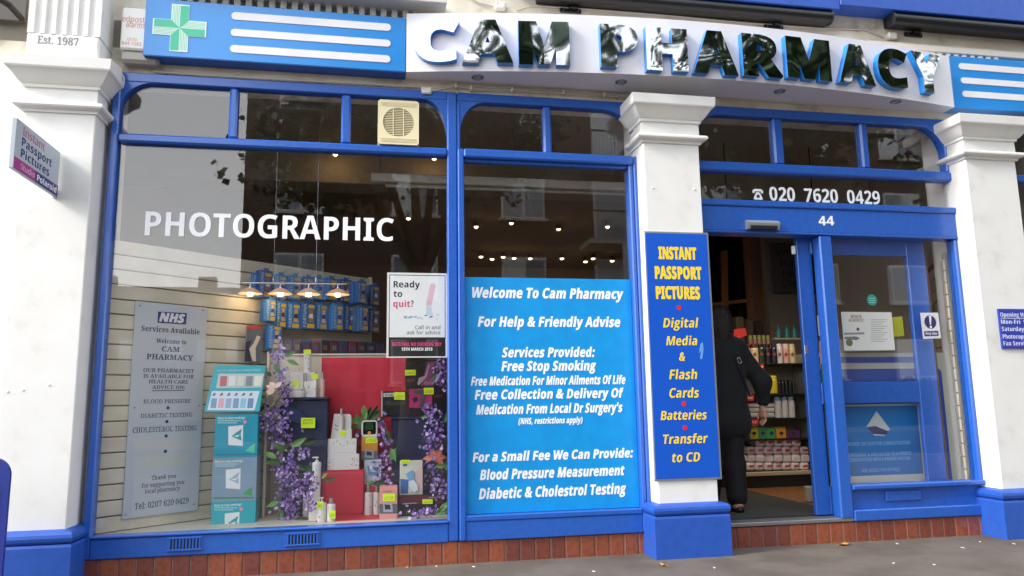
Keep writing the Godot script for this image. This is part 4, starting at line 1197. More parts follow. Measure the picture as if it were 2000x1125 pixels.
	pp(e, "printed_ground", [[480, 668], [492, 664], [486, 680], [491, 706], [478.5, 705]], 0.0625, mk("24304e", 0.5), 0.0006)
	# lower row of dark packets
	var cols = ["3a3f78", "5a2f3c", "2b3a70", "7a3040", "3a3a4c", "6a3a58", "2f4f8a", "8a3038", "453a6a", "33406a"]
	for i in 11:
		var px = 556 + i * 18.0
		var o = thing("small_packet", "dark printed sachet in the low row on the slat wall", "packet", P(px + 7, 692, 0.05), "dark sachets low on the slat wall")
		pbox(o, "sachet", px, 661 + i * 0.8, px + 14.5, 694, 0.06, 0.03, mk(cols[i % 10], 0.35, {"coat": 0.3}), 0.003)
		pbox(o, "printed_panel", px + 2.5, 672 + i * 0.5, px + 11, 684, 0.0608, 0.0006, mk(["8a6a3a", "807e7a", "7a3434", "5a6290"][i % 4], 0.5), 0.0)
	F = keep
	# the slatted return at the other side of the entrance
	F = Transform3D(Basis(Vector3(-0.52, 0, 0.854).normalized(), Vector3.UP, Vector3(-0.854, 0, -0.52).normalized()), Vector3(5.28, 0, -1.18))
	t = thing("slat_wall", "cream slatted display wall running back beside the side window", "display wall", Vector3(0.7, 0.2, 0))
	bx(t, "backing", 0.0, 1.25, 0.2, 2.25, -0.03, -0.012, mk("6b6252", 0.8), 0.0)
	for i in 20: bx(t, "slat", 0.0, 1.25, 0.2 + i * 0.1 + 0.0045, 0.3 + i * 0.1 - 0.0045, -0.014, 0.0, tone, 0.003)
	for i in 7:
		var cx = 0.25 + (i % 4) * 0.13
		var y = 1.72 if i < 4 else 1.45
		var o = thing("hanging_packet", "clear packet of pink and blue pieces hanging on the slatted return", "packet", Vector3(cx, y, 0.05), "packets hanging on the slatted return")
		bx(o, "packet_bag", cx - 0.05, cx + 0.05, y, y + 0.17, 0.02, 0.06, mk(["9a8c98", "98a4b4", "a8acb4", "8c8490"][i % 4], 0.25, {"coat": 0.5}), 0.008)
		bx(o, "header_card", cx - 0.05, cx + 0.05, y + 0.172, y + 0.22, 0.038, 0.041, mk(["a87890", "7888a8"][i % 2], 0.5), 0.0)
	F = keep

# ---------- things standing in the display window ----------
func item(called, label, category, l, t, r, b, z, depth, mat, group = "", floor_y = null, bev = 0.002):
	var p = P(l, (t + b) / 2.0, z); var q = P(r, (t + b) / 2.0, z)
	var y1 = P((l + r) / 2.0, t, z).y
	var y0 = P((l + r) / 2.0, b, z).y if floor_y == null else floor_y
	var o = thing(called, label, category, Vector3((p.x + q.x) / 2, y0, z - depth / 2), group)
	bx(o, "body", p.x, q.x, y0, y1, z - depth, z, mat, bev)
	return o

func tag_on(o, l, t, r, b, z, price = "", tilt = 0.0):
	var g = pp(o, "price_tag", [[l, t + tilt], [r, t], [r, b], [l, b + tilt]], z, neon, 0.0008)
	if price: tp(g, price, l + (r - l) * 0.12, r - (r - l) * 0.12, b - (b - t) * 0.2, b - (b - t) * 0.62, z + 0.001, mk("6f8420", 0.6), "r", 0.15, 0.0003)
	return g

func sprig(o, l, t, r, b, z, n = 7):   # printed flower sprigs
	for i in n:
		var x = rng.randf_range(l, r); var y = rng.randf_range(t, b); var s = rng.randf_range(0.7, 1.8)
		pp(o, "printed_flower", [[x - s, y], [x, y - s * 1.1], [x + s, y - 0.2], [x + 0.3, y + s]], z, mk(["b06a78", "8a9a84", "a4a8b4", "9a8f98"][i % 4], 0.6), 0.0004)

func vessel(called, label, category, l, t, r, b, z, neck, capc, bodyc, y0 = null, group = "", style = "cap"):
	var p = P(l, b - 4, z); var q = P(r, b - 4, z)
	var cx = (p.x + q.x) / 2; var rad = (q.x - p.x) / 2
	var yb = P((l + r) / 2.0, b, z).y if y0 == null else y0
	var yt = P((l + r) / 2.0, t, z).y
	var h = yt - yb
	var o = thing(called, label, category, Vector3(cx, yb, z), group)
	var at = Vector3(cx, yb, z)
	var s = h * neck
	lathe(o, "bottle_body", [[0, 0], [rad * 0.94, 0], [rad, rad * 0.12], [rad, s - rad * 0.25], [rad * 0.9, s - rad * 0.06], [rad * 0.5, s], [0, s]], mk(bodyc, 0.35, {"coat": 0.2}), at, 18)
	if style == "pump":
		lathe(o, "pump_collar", [[rad * 0.42, s], [rad * 0.42, s + h * 0.05], [rad * 0.16, s + h * 0.055], [rad * 0.16, h * 0.95], [0, h * 0.95]], mk(capc, 0.35), at, 12)
		bx(o, "pump_spout", cx - rad * 1.0, cx + rad * 0.4, yb + h * 0.95, yb + h, z - rad * 0.22, z + rad * 0.22, mk(capc, 0.35), 0.002)
	else:
		var cr = rad * (0.5 if style == "cap" else 0.86)
		lathe(o, "bottle_cap", [[cr, s], [cr, h - cr * 0.15], [cr * 0.85, h], [0, h]], mk(capc, 0.3, {"metal": 0.7 if style == "cap" else 0.0}), at, 14)
	return o

func leaf_mesh():
	if not shapes.has("leaf"):
		for k in 6:
			var a = k / 6.0; var b = (k + 1) / 6.0
			var w0 = 0.2 * sin(PI * pow(a, 0.8)); var w1 = 0.2 * sin(PI * pow(b, 0.8))
			for g in [-1.0, 1.0]:
				quad(Vector3(0, a, -0.15 * a * a), Vector3(0, b, -0.15 * b * b), Vector3(g * w1, b, 0.07 * w1 * 5 * 0.2 - 0.15 * b * b + w1 * 0.3), Vector3(g * w0, a, -0.15 * a * a + w0 * 0.3), Vector3(0, 0, 1))
		shapes["leaf"] = done()
	return shapes["leaf"]

func garland(label, clusters, leaves, z):
	var w0 = P(clusters[0][0], clusters[0][1], z)
	var o = thing("wisteria_garland", label, "artificial flowers", w0, "purple silk wisteria garlands")
	var pts = clusters.map(func(c): return P(c[0], c[1], z - 0.02))
	tube(o, "stem", pts if pts.size() > 1 else [pts[0], pts[0] + Vector3(0.01, -0.05, 0)], 0.003, mk("3f4a2a", 0.7), 5)
	var tones = ["7a5aa4", "9a7cc2", "cbb8de", "54387c"]
	var buf = [[], [], [], []]
	for c in clusters:
		for i in int(c[4] * 0.4):
			var px = c[0] + rng.randfn() * c[2] * 0.52; var py = c[1] + rng.randfn() * c[3] * 0.5
			buf[[0, 0, 1, 1, 1, 2, 2, 3][rng.randi() % 8]].append(P(px, py, z + rng.randf_range(-0.03, 0.03)))
	for k in 4:
		for p in buf[k]:
			var bs = Basis.from_euler(Vector3(rng.randf_range(-1.0, 0.6), rng.randf_range(-1.2, 1.2), rng.randf() * TAU)) * rng.randf_range(0.013, 0.022)
			for g in [-1.0, 1.0]:   # a folded petal
				var a = p; var b = p + bs * Vector3(g * 0.75, 0.35, 0.35); var c2 = p + bs * Vector3(g * 0.6, 1.0, 0.3); var d = p + bs * Vector3(0, 1.15, -0.1)
				quad(a, b, c2, d, bs * Vector3(g * 0.2, 0, 1))
		if V.size():
			part(o, "blossom", done(), mk(tones[k], 0.7, {"back": Color(tones[k]).darkened(0.4)})).set_meta("kind", "stuff")
	var lm = [mk("3e6b34", 0.5, {"back": Color(0.1, 0.2, 0.05)}), mk("5c8a44", 0.5, {"back": Color(0.14, 0.25, 0.06)}), mk("2b4a2a", 0.5, {"back": Color(0.06, 0.12, 0.04)})]
	for i in leaves.size():
		var l = leaves[i]
		var s = l[3] / 290.0
		part(o, "leaf", leaf_mesh(), lm[i % 3], Transform3D(Basis.from_euler(Vector3(rng.randf_range(-0.4, 0.4), rng.randf_range(-0.5, 0.5), deg_to_rad(l[2]))).scaled_local(Vector3(s, s, s)), P(l[0], l[1], z + 0.02)))

func lily(label, px, py, z, size, col, angles):
	var o = thing("silk_flower", label, "artificial flower", P(px, py, z))
	var at = P(px, py, z)
	for a in angles:
		part(o, "petal", leaf_mesh(), mk(col, 0.6, {"back": Color(col).darkened(0.5)}), Transform3D(Basis.from_euler(Vector3(-0.35, 0, deg_to_rad(a))).scaled_local(Vector3(1.3, 1, 1) * size), at))
	lathe(o, "flower_heart", [[0, -0.006], [0.007, 0], [0, 0.006]], mk("d8cfa0", 0.6), at + Vector3(0, 0, 0.006), 8)

func window_display():
	var white = mk("dcdad4", 0.5); var navy = mk("1b2548", 0.5, {"coat": 0.1}); var red = mk("c6223e", 0.55, {"bump": noise(0.008, 91, null, 3), "relief": 0.08, "scale": 0.8})
	var t = thing("display_platform", "low cream platform on which the window goods stand", "platform", Vector3(0.1, 0.2, -0.7))
	bx(t, "platform_top", -1.688, 1.9, 0.28, 0.2995, -1.75, -0.061, mk("c9c3b2", 0.6), 0.0)
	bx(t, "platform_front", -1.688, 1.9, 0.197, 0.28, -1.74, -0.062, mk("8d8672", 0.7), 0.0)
	var Y = 0.2995
	# counter display and three cartons
	var z = -0.3
	var cart = [[412, 979, 499, 1031, "1aa5b4", "teal stop-smoking display carton standing on the platform"], [414, 893.5, 501, 977, "7c98ac", "grey-blue stop-smoking display carton in the middle of the stack"], [419, 809, 503, 892, "1596b0", "teal stop-smoking display carton right under the tester tray"]]
	var below = Y
	for i in 3:
		var c = cart[i]
		var o = item("display_carton", c[5], "carton", c[0], c[1], c[2], c[3], z, 0.2, mk(c[4], 0.4, {"coat": 0.2}), "stacked display cartons", below)
		below = P((c[0] + c[2]) / 2.0, c[1], z).y
		var zz = z + 0.0004
		var x = c[0]; var y = c[1]
		tp(o, "Want to stop smoking?", x + 6, x + 60, y + 9.5, y + 5, zz, mk("cfe6d8", 0.5), "b", 0, 0.0004)
		for k in 2: pp(o, "printed_line", [[x + 6, y + 12 + k * 4], [x + 52 - k * 8, y + 12 + k * 4], [x + 52 - k * 8, y + 13.6 + k * 4], [x + 6, y + 13.6 + k * 4]], zz, mk("a9d4da", 0.5), 0.0004)
		if i != 1: disc(o, "pink_spot", x + 59, y + 15, 0.013, zz, mk("d88a98", 0.5), 0.0004)
		var lim = 1030 - y
		pp(o, "printed_box", [[x + 27, y + 24], [x + 56, y + 21], [x + 55, y + minf(62, lim - 3)], [x + 27, y + minf(60, lim - 3)]], zz, mk("dfe4e4", 0.5), 0.0005)
		pp(o, "printed_fin", [[x + 54, y + 28], [x + 51, y + 38], [x + 53, y + minf(52, lim - 4)], [x + 44, y + minf(48, lim - 5)], [x + 33, y + minf(43, lim - 7)], [x + 42, y + 36]], zz + 0.0006, mk(["2f9aa8", "9db6c4", "2f9aa8"][i], 0.4), 0.0004)
		pp(o, "printed_fin", [[x + 51, y + 39.5], [x + 37, y + minf(43.0, lim - 7)], [x + 45, y + minf(44.5, lim - 6)]], zz + 0.0011, mk("dfeaf0", 0.4), 0.0003)
		if i:
			pp(o, "corner_fin", [[x + 79, y + 57], [x + 78, y + 76], [x + 60, y + 72], [x + 68, y + 64]], zz, mk(["", "3f9a5c", "56c4a4"][i], 0.4), 0.0004)
			pp(o, "printed_strip", [[x + 2, y + 78], [x + 82, y + 76.5], [x + 82, y + 79.5], [x + 2, y + 81]], zz, mk(["", "3a8a52", "1c7c98"][i], 0.4), 0.0004)
	# tester tray: a tilted board on top
	var tray = thing("tester_tray", "tilted teal tester tray with pale compartments on top of the cartons", "display tray", Vector3(P(450, 806, z).x, below, z))
	var keep = F
	var pb = P(453, 806, z)
	F = Transform3D(Basis(Vector3.RIGHT, -0.45) * Basis(Vector3.UP, 0.0), Vector3(0, below + 0.006, z))
	pp(tray, "tray_board", [[399.5, 806], [507, 805], [519.5, 715.5], [420, 715]], 0.0, teal, 0.012)
	var zt = 0.0125
	pp(tray, "pale_window", [[422, 758], [511, 757], [515.5, 730], [427, 730]], zt, mk("b9c4c0", 0.3), 0.001)
	pp(tray, "pale_card", [[405, 801], [497, 801.5], [507, 764], [414, 764]], zt, mk("ccd9e2", 0.4), 0.001)
	for k in 6:
		var u = k / 6.0
		pp(tray, "printed_chip", [[411 + u * 86, 797], [422 + u * 86, 797], [424 + u * 86, 778], [413 + u * 86, 778]], zt + 0.0011, mk(["6f9ac0", "d8a4b0", "8aaac8", "7f98c0", "8ac0d8", "6a8ab0"][k], 0.5), 0.0004)
		pp(tray, "printed_mark", [[414 + u * 86, 773], [420 + u * 86, 773], [422 + u * 86, 768], [418 + u * 86, 767]], zt + 0.0011, mk("6a7078", 0.5), 0.0004)
	for k in 5:
		var u = k / 5.0
		pp(tray, "sample_piece", [[429 + u * 84, 754], [442 + u * 84, 754], [444 + u * 84, 735], [431 + u * 84, 735]], zt + 0.0011, mk(["b8646e", "d8dad6", "d0d0c4", "7f8894", "dcdcc8"][k], 0.5), 0.003)
	tp(tray, "Get smart, get patches, inhalator & more", 424, 508, 725, 721, zt, mk("a8dce0", 0.5), "r", 0, 0.0004)
	F = keep
	# shelf side, back panel and red paper
	t = thing("back_panel", "low cream panel closing the back of the window display", "panel", Vector3(0.0, Y, -0.8))
	bx(t, "panel_sheet", P(524, 760, -0.78).x, P(765, 760, -0.78).x, Y, P(640, 694, -0.78).y, -0.8, -0.78, mk("d2ccbb", 0.6), 0.003)
	bx(t, "top_ledge", P(524, 760, -0.78).x, P(765, 760, -0.78).x, P(640, 694, -0.78).y, P(640, 691, -0.78).y, -0.81, -0.765, mk("d9d4c6", 0.5), 0.003)
	bx(t, "end_post", P(519.5, 760, -0.5).x, P(524.5, 760, -0.5).x, Y, P(522, 687, -0.5).y, -0.8, -0.5, mk("d6d0c0", 0.5), 0.002)
	t = thing("red_backdrop", "creased red paper backdrop behind the gift boxes", "backdrop", Vector3(0, Y, -0.76))
	var a = P(625, 850, -0.76); var b = P(792, 850, -0.76); var yt = P(700, 698, -0.76).y
	var cols = 26; var rows = 22
	var grid = func(i, j):
		var u = i / float(cols); var v = j / float(rows)
		return Vector3(lerpf(a.x, b.x, u), lerpf(Y + 0.001, yt, v), -0.765 + 0.003 * sin(u * 17 + v * 9) * sin(v * 13 - u * 5) + 0.0006 * sin(u * 41 + v * 3) + (0.002 if fmod(v * 3.2, 1.0) < 0.06 else 0.0))
	for i in cols:
		for j in rows:
			quad(grid.call(i, j), grid.call(i + 1, j), grid.call(i + 1, j + 1), grid.call(i, j + 1), Vector3(0, 0, 1))
	part(t, "paper_sheet", done(), red)
	var rs = item("red_step", "red paper-covered step carrying the white gift boxes", "display step", 628, 918, 711, 998, -0.5, 0.24, red, "", Y, 0.006)
	bx(rs, "red_apron", P(628, 998, -0.5).x - 0.02, P(742, 998, -0.5).x, Y, Y + 0.004, -0.498, -0.2, red, 0.001)
	var st = P(670, 918, -0.5).y
	item("red_block", "red paper-covered block under the blue and white monitor carton", "display block", 713, 946, 747, 1000, -0.55, 0.2, red, "", Y, 0.004)
	# navy plinths
	var n1 = item("navy_plinth", "navy display plinth with white cosmetic boxes on its top", "plinth", 553, 781, 639, 1011, -0.5, 0.26, navy, "navy display plinths", Y, 0.006)
	var y1 = P(596, 776, -0.48).y
	bx(n1, "plinth_top", P(549, 778, -0.48).x, P(642, 778, -0.48).x, P(596, 781, -0.5).y, y1, -0.78 + 0.02, -0.47, navy, 0.004)
	pp(n1, "draped_cloth", [[546, 792], [560, 790], [582, 800], [602, 818], [590, 828], [560, 822], [546, 808]], -0.468, mk("2b3560", 0.8), 0.004)
	tag_on(n1, 588, 816, 615.5, 836, -0.463, "")
	tp(n1, "NEW SPRING", 591, 612, 823, 818.5, -0.461, mk("6f8420", 0.6), "r", 0.1, 0.0003)
	tp(n1, "RANGE IN", 592, 611, 828.5, 824.5, -0.461, mk("6f8420", 0.6), "r", 0.1, 0.0003)
	var n2 = item("navy_plinth", "navy display plinth with black appliance boxes on its top", "plinth", 766, 818, 868, 967, -0.42, 0.3, navy, "navy display plinths", Y, 0.006)
	var y2 = P(815, 813, -0.4).y
	bx(n2, "plinth_top", P(763, 815, -0.4).x, P(871, 815, -0.4).x, P(815, 818, -0.42).y, y2, -0.72, -0.4, navy, 0.004)
	# on the first plinth
	var o = item("cosmetic_box", "white cosmetic box with bright price tags on the first navy plinth", "box", 566, 727, 592, 776, -0.56, 0.08, white, "", y1)
	sprig(o, 568, 730, 590, 772, -0.5596, 5)
	tag_on(o, 571, 742, 585, 754, -0.555, "")
	tag_on(o, 571, 754.5, 585, 766, -0.555, "")
	vessel("cream_jar", "white cream jar standing before the cosmetic box", "jar", 567, 757, 597, 776, -0.5, 0.72, "d6d4cc", "dddbd4", y1, "", "lid")
	o = item("cosmetic_box", "white marbled cosmetic box beside the cream jar", "box", 595, 744, 617.5, 776, -0.5, 0.07, white, "", y1)
	sprig(o, 597, 748, 616, 772, -0.4996, 8)
	item("riser_box", "plain white riser box holding up the spray can", "box", 590, 727, 612, 776, -0.62, 0.08, white, "", y1)
	o = vessel("spray_can", "tall white marbled spray can standing above the cosmetic boxes", "can", 592.5, 683, 608, 726, -0.66, 0.86, "c8cacc", "dad9d6", P(600, 727, -0.62).y, "", "lid")
	sprig(o, 595, 697, 605, 722, -0.628, 5)
	tag_on(o, 593, 683, 607, 692, -0.625, "")
	vessel("perfume_bottle", "small clear bottle with silver cap behind the cosmetic boxes", "bottle", 592, 728, 600, 776, -0.57, 0.62, "b8babc", "cfd0cc", y1)
	o = vessel("perfume_bottle", "silver capped white bottle with price tag on the first plinth", "bottle", 608, 726, 621, 776, -0.56, 0.75, "c0c2c4", "d6d5d0", y1)
	tag_on(o, 608, 730, 621.5, 740, -0.53, "")
	vessel("perfume_bottle", "slim rosy bottle with silver cap at the plinth edge", "bottle", 624, 727, 635, 774, -0.54, 0.72, "a8a4a4", "c9a79c", y1)
	# pump bottles and cartons on the platform
	item("tall_carton", "plain tall white carton under the pump bottle", "carton", 603, 951, 624, 1021, -0.26, 0.07, white, "", Y)
	var ty = P(613, 951, -0.26).y
	o = vessel("pump_bottle", "white pump bottle standing on the tall white carton", "bottle", 609, 892, 626.5, 950, -0.295, 0.82, "d4d4d0", "d8d6d2", ty, "", "pump")
	sprig(o, 611, 908, 625, 945, -0.262, 6)
	vessel("perfume_bottle", "slim grey bottle among the wisteria before the plinth", "bottle", 591, 968, 603, 1006, -0.42, 0.8, "8f9194", "bfc0c0", Y)
	o = vessel("pump_bottle", "white flowered pump bottle with price tag near the sill", "bottle", 618.5, 971, 637, 1021, -0.22, 0.78, "d4d4d0", "d8d6d2", Y, "", "pump")
	sprig(o, 621, 990, 635, 1018, -0.185, 6)
	tag_on(o, 619, 980, 631, 994, -0.184, "£4.95", -0.5)
	o = vessel("lotion_bottle", "white lotion bottle with silver cap and price tag near the sill", "bottle", 637.5, 973, 655, 1021, -0.22, 0.76, "b0aaa4", "d8d6d2", Y)
	tag_on(o, 643, 997, 655, 1013, -0.184, "£4.95", -0.5)
	o = vessel("lotion_bottle", "white bottle with pale sprigs beside the red step", "bottle", 712, 944, 727.5, 996, -0.43, 0.72, "b0a098", "d2d0cc", Y, "pair of white bottles")
	sprig(o, 714, 965, 726, 992, -0.402, 5)
	o = vessel("lotion_bottle", "white bottle with pink blossoms behind the pink carton", "bottle", 728.5, 944, 743, 996, -0.43, 0.72, "b0a098", "d2d0cc", Y, "pair of white bottles")
	sprig(o, 730, 965, 741, 992, -0.402, 6)
	# gift boxes on the red step
	z = -0.52
	o = item("gift_box", "large white flowered gift box on the red step", "gift box", 636, 857, 696, 918, z, 0.12, white, "", st, 0.002)
	sprig(o, 638, 860, 694, 872, z + 0.0004, 14)
	sprig(o, 637, 870, 645, 914, z + 0.0004, 8)
	for k in 2: pp(o, "printed_line", [[650, 884 + k * 12], [690, 883 + k * 12], [690, 883.8 + k * 12], [650, 884.8 + k * 12]], z + 0.0004, mk("b4b4b0", 0.6), 0.0003)
	o = item("gift_box", "low white gift box in front of the large flowered one", "gift box", 652, 887, 701.5, 918, z + 0.018, 0.016, white, "", st)
	sprig(o, 685, 893, 700, 914, z + 0.0186, 10)
	var gy = P(666, 857, z).y
	var gb = thing("gift_box", "tapering white gift box with rose sprigs standing on the large one", "gift box", P(668, 857, z - 0.06))
	pp(gb, "carton", [[646, 857.5], [686, 857.5], [686, 812], [683, 809], [653, 808]], z - 0.08, white, 0.03)
	sprig(gb, 650, 830, 660, 842, z - 0.0496, 8)
	vessel("perfume_bottle", "clear rose perfume bottle with silver cap on the gift boxes", "bottle", 661, 798, 672, 840, z - 0.03, 0.68, "b4b6b8", "d4c6c4", P(672, 840, z - 0.02).y)
	o = item("gift_box", "small white gift box with price tag under the perfume bottle", "gift box", 659, 840, 687, 857, z - 0.004, 0.045, white, "", gy)
	tag_on(o, 664, 841, 676, 852, z - 0.003, "")
	# monitors and their cartons
	z = -0.44
	var mb = P(728, 946, -0.55).y
	o = item("monitor_carton", "blue and white blood pressure monitor carton on the red block", "carton", 711, 898, 745, 946, -0.56, 0.14, mk("c2ccd2", 0.45), "", mb)
	tp(o, "OMRON", 724, 743, 905, 901, -0.5596, mk("3f78b4", 0.5), "b", 0, 0.0004)
	pp(o, "printed_monitor", [[717, 910], [738, 912], [740, 930], [720, 928]], -0.5596, mk("5f8fb8", 0.5), 0.0005)
	pp(o, "printed_screen", [[722, 914], [733, 915], [734, 922], [723, 921]], -0.559, mk("a8c0cc", 0.5), 0.0005)
	var oy = P(728, 898, -0.56).y
	o = item("monitor_carton", "orange and grey monitor carton with price tag", "carton", 706, 853, 738, 898, -0.575, 0.12, mk("d08a2e", 0.45), "", oy)
	pp(o, "grey_band", [[706, 881], [738, 881], [738, 898], [706, 898]], -0.5746, mk("5a5e62", 0.5), 0.0006)
	pp(o, "printed_monitor", [[713, 877], [730, 880], [730, 895], [712, 894]], -0.574, mk("8a94a4", 0.5), 0.0005)
	pp(o, "printed_screen", [[716, 881], [726, 883], [726, 890], [716, 889]], -0.5734, mk("22262c", 0.4), 0.0005)
	tag_on(o, 714, 853, 737, 865, -0.573, "£10.00", 1.0)
	o = thing("blood_pressure_monitor", "white rounded blood pressure monitor on the orange carton", "monitor", P(721, 852, -0.6))
	var c0 = P(706, 836, -0.585); var c1 = P(737, 836, -0.585); var m1 = P(721, 821, -0.585).y; var m0 = P(721, 853, -0.575).y
	prism(o, "casing", rrect(c0.x, c1.x, m0, m1, 0.022, 6), -0.64, -0.585, mk("dedcd6", 0.35))
	prism(o, "display_face", rrect(c0.x + 0.011, c1.x - 0.011, m0 + 0.016, m1 - 0.01, 0.012, 5), -0.585, -0.584, mk("141c16", 0.15))
	prism(o, "screen", rrect(c0.x + 0.03, c1.x - 0.03, m0 + 0.05, m1 - 0.015, 0.004, 3), -0.584, -0.5835, mk("2c4a2c", 0.15))
	prism(o, "start_button", arc((c0.x + c1.x) / 2, m0 + 0.028, 0.012, 0, 345, 23), -0.584, -0.581, mk("d89a28", 0.4))
	z = -0.2
	o = item("monitor_carton", "salmon pink monitor carton with price tag near the sill", "carton", 741.5, 950, 776, 1017, z, 0.1, mk("d2908c", 0.45), "", Y)
	pp(o, "grey_band", [[741.5, 984], [776, 984], [776, 1003], [741.5, 1003]], z + 0.0004, mk("55585c", 0.5), 0.0006)
	pp(o, "printed_monitor", [[748, 981], [766, 983], [767, 1000], [749, 1000]], z + 0.0011, mk("98a0b4", 0.5), 0.0005)
	pp(o, "printed_screen", [[751, 985], [762, 986], [763, 995], [752, 995]], z + 0.0017, mk("1c2026", 0.4), 0.0005)
	tp(o, "R. MONITOR", 749, 766, 961.5, 958.5, z + 0.0004, mk("7a4a48", 0.5), "b", 0, 0.0004)
	tag_on(o, 748, 964, 771.5, 979, z + 0.0025, "£17.95", 0.5)
	# blister pack and hair tool box
	z = -0.3
	var hb = item("hair_tool_box", "black and maroon hair tool box lying under the blister pack", "carton", 779, 967, 873, 1014, z, 0.12, mk("17141a", 0.35, {"coat": 0.2}), "", Y)
	pp(hb, "maroon_panel", [[781, 969], [838, 968], [835, 984], [781, 984]], z + 0.0004, mk("5c1e34", 0.4), 0.0006)
	pp(hb, "printed_tool", [[786, 983], [814, 981.5], [815, 983], [787, 985]], z + 0.0011, mk("b8a8ac", 0.4), 0.0004)
	tp(hb, "REMINGTON", 838, 860, 973, 970, z + 0.0011, mk("a8a4a8", 0.5), "b", 0, 0.0004)
	tp(hb, "curl", 850, 864, 983, 978, z + 0.0005, mk("a82a4c", 0.5), "r", 0.2, 0.0004)
	tag_on(hb, 825, 975, 845, 984, z + 0.002, "£49.95", 0.3)
	var hy = P(825, 967, z).y
	o = item("blister_pack", "pale blister pack with blue handheld foot file", "pack", 781, 899, 826, 967, z - 0.03, 0.012, mk("c9cbb8", 0.35, {"coat": 0.3}), "", hy, 0.004)
	pp(o, "blue_panel", [[781.5, 935], [798, 937], [797, 964], [782, 964]], z - 0.0296, mk("2f62a4", 0.5), 0.0006)
	pp(o, "pink_panel", [[808, 925], [825, 908], [825, 960], [800, 963], [812, 950]], z - 0.0296, mk("d2b4b0", 0.5), 0.0006)
	pp(o, "blue_logo", [[787, 907], [795, 906], [795, 910], [787, 911]], z - 0.0296, mk("3a5a9c", 0.5), 0.0006)
	pp(o, "tool_head", [[792, 925], [805, 917.5], [809, 927], [807, 936], [799, 939]], z - 0.0296, mk("6fa4c4", 0.35), 0.012)
	pp(o, "tool_handle", [[799, 939.5], [807, 936.5], [815, 946], [816, 957], [809, 962], [802, 955]], z - 0.0296, mk("cfd8dc", 0.3), 0.014)
	tag_on(o, 783, 898, 801, 905, z - 0.027, "£9.95", 0.3)
	# boxes on the second plinth
	z = -0.41
	o = item("clipper_box", "black hair clipper box with white lettering panel on the second plinth", "carton", 745, 764, 797, 814, z, 0.1, mk("1c1a1c", 0.35, {"coat": 0.3}), "", y2)
	pp(o, "white_edge", [[745, 764], [747, 764], [747, 813], [745, 813]], z + 0.0004, mk("c8c4c0", 0.5), 0.0006)
	pp(o, "white_panel", [[749, 768], [771, 767], [771, 774.5], [749, 775]], z + 0.0004, mk("c8c8c4", 0.5), 0.0006)
	tp(o, "WAHL", 751, 769, 773.5, 769, z + 0.0011, black, "S", 0, 0.0004)
	pp(o, "printed_clipper", [[752, 783], [792, 785], [792, 790], [764, 792], [752, 790]], z + 0.0004, mk("3a383c", 0.4), 0.0006)
	tag_on(o, 770, 766, 791, 781, z + 0.0015, "£30.00", -0.5)
	o = item("hair_dryer_box", "black and magenta hair dryer box on the second plinth", "carton", 799, 757, 872, 813, z + 0.004, 0.12, mk("19141a", 0.35, {"coat": 0.3}), "", y2)
	pp(o, "magenta_panel", [[799.5, 760], [844, 757.5], [844, 798], [799.5, 796]], z + 0.0044, mk("b0246a", 0.4), 0.0006)
	pp(o, "printed_dryer", [[808, 760], [826, 762], [838, 768], [832, 776], [826, 796], [819, 795], [822, 772], [808, 768]], z + 0.0051, mk("4a4450", 0.4), 0.0005)
	pp(o, "printed_nozzle", [[805, 778], [814, 774], [817, 782], [808, 788]], z + 0.0051, mk("26202a", 0.4), 0.0005)
	pp(o, "blue_streak", [[826, 790], [843, 784], [843, 787], [826, 795]], z + 0.0051, mk("5a7ab0", 0.4), 0.0005)
	tp(o, "curl", 848, 864, 776, 770, z + 0.0044, mk("a82a4c", 0.5), "r", 0.2, 0.0004)
	tag_on(o, 828, 757, 847, 770, z + 0.006, "£24.95", 0.3)
	var by = P(835, 757, z + 0.004).y
	o = item("straightener_box", "black and magenta appliance box on top of the hair dryer box", "carton", 792, 703, 872, 757, z - 0.02, 0.09, mk("1a161c", 0.35, {"coat": 0.3}), "", by)
	pp(o, "magenta_panel", [[835, 707], [850, 706], [848, 752], [822, 754]], z - 0.0196, mk("8a2c6c", 0.4), 0.0006)
	pp(o, "printed_tool", [[815, 750], [818, 738], [830, 734], [837, 712], [839, 713], [833, 736], [826, 744], [818, 753]], z - 0.0189, mk("a89ca4", 0.35), 0.0005)
	pp(o, "red_print", [[794, 741], [810, 739], [810, 745], [794, 747]], z - 0.0196, mk("6a2230", 0.5), 0.0006)
	tag_on(o, 791, 722, 812, 733, z - 0.018, "£34.95", 0.5)
	# silk flowers
	garland("purple silk wisteria garland with leaves hanging beside the tester tray", [[543, 693, 14, 30, 130], [548, 740, 12, 20, 70], [556, 762, 16, 40, 120], [521, 815, 22, 26, 150], [548, 832, 26, 40, 230], [543, 855, 16, 16, 50]], [[556, 697, -60, 26], [560, 704, -110, 28], [532, 735, 60, 22], [545, 728, 30, 24], [520, 778, 70, 22], [515, 790, 160, 18], [548, 865, -140, 30], [510, 850, 120, 26], [560, 870, -70, 30]], -0.4)
	garland("purple silk wisteria garland hanging down the first navy plinth to the platform", [[585, 888, 22, 22, 110], [556, 925, 26, 40, 210], [572, 950, 16, 40, 170], [560, 985, 20, 30, 130], [573, 1005, 22, 22, 90], [553, 1015, 10, 8, 30]], [[560, 880, 60, 34], [570, 872, -60, 34], [588, 866, -80, 36], [550, 900, 95, 34], [540, 895, 60, 30], [575, 910, -110, 30], [590, 918, -80, 32], [545, 980, 110, 26], [580, 1012, -100, 32], [555, 1012, 40, 26]], -0.36)
	garland("short purple wisteria spray beside the pump bottle", [[600, 945, 16, 30, 110], [606, 975, 10, 24, 60], [608, 928, 6, 8, 16]], [[634, 938, -85, 24], [628, 935, -40, 16]], -0.2)
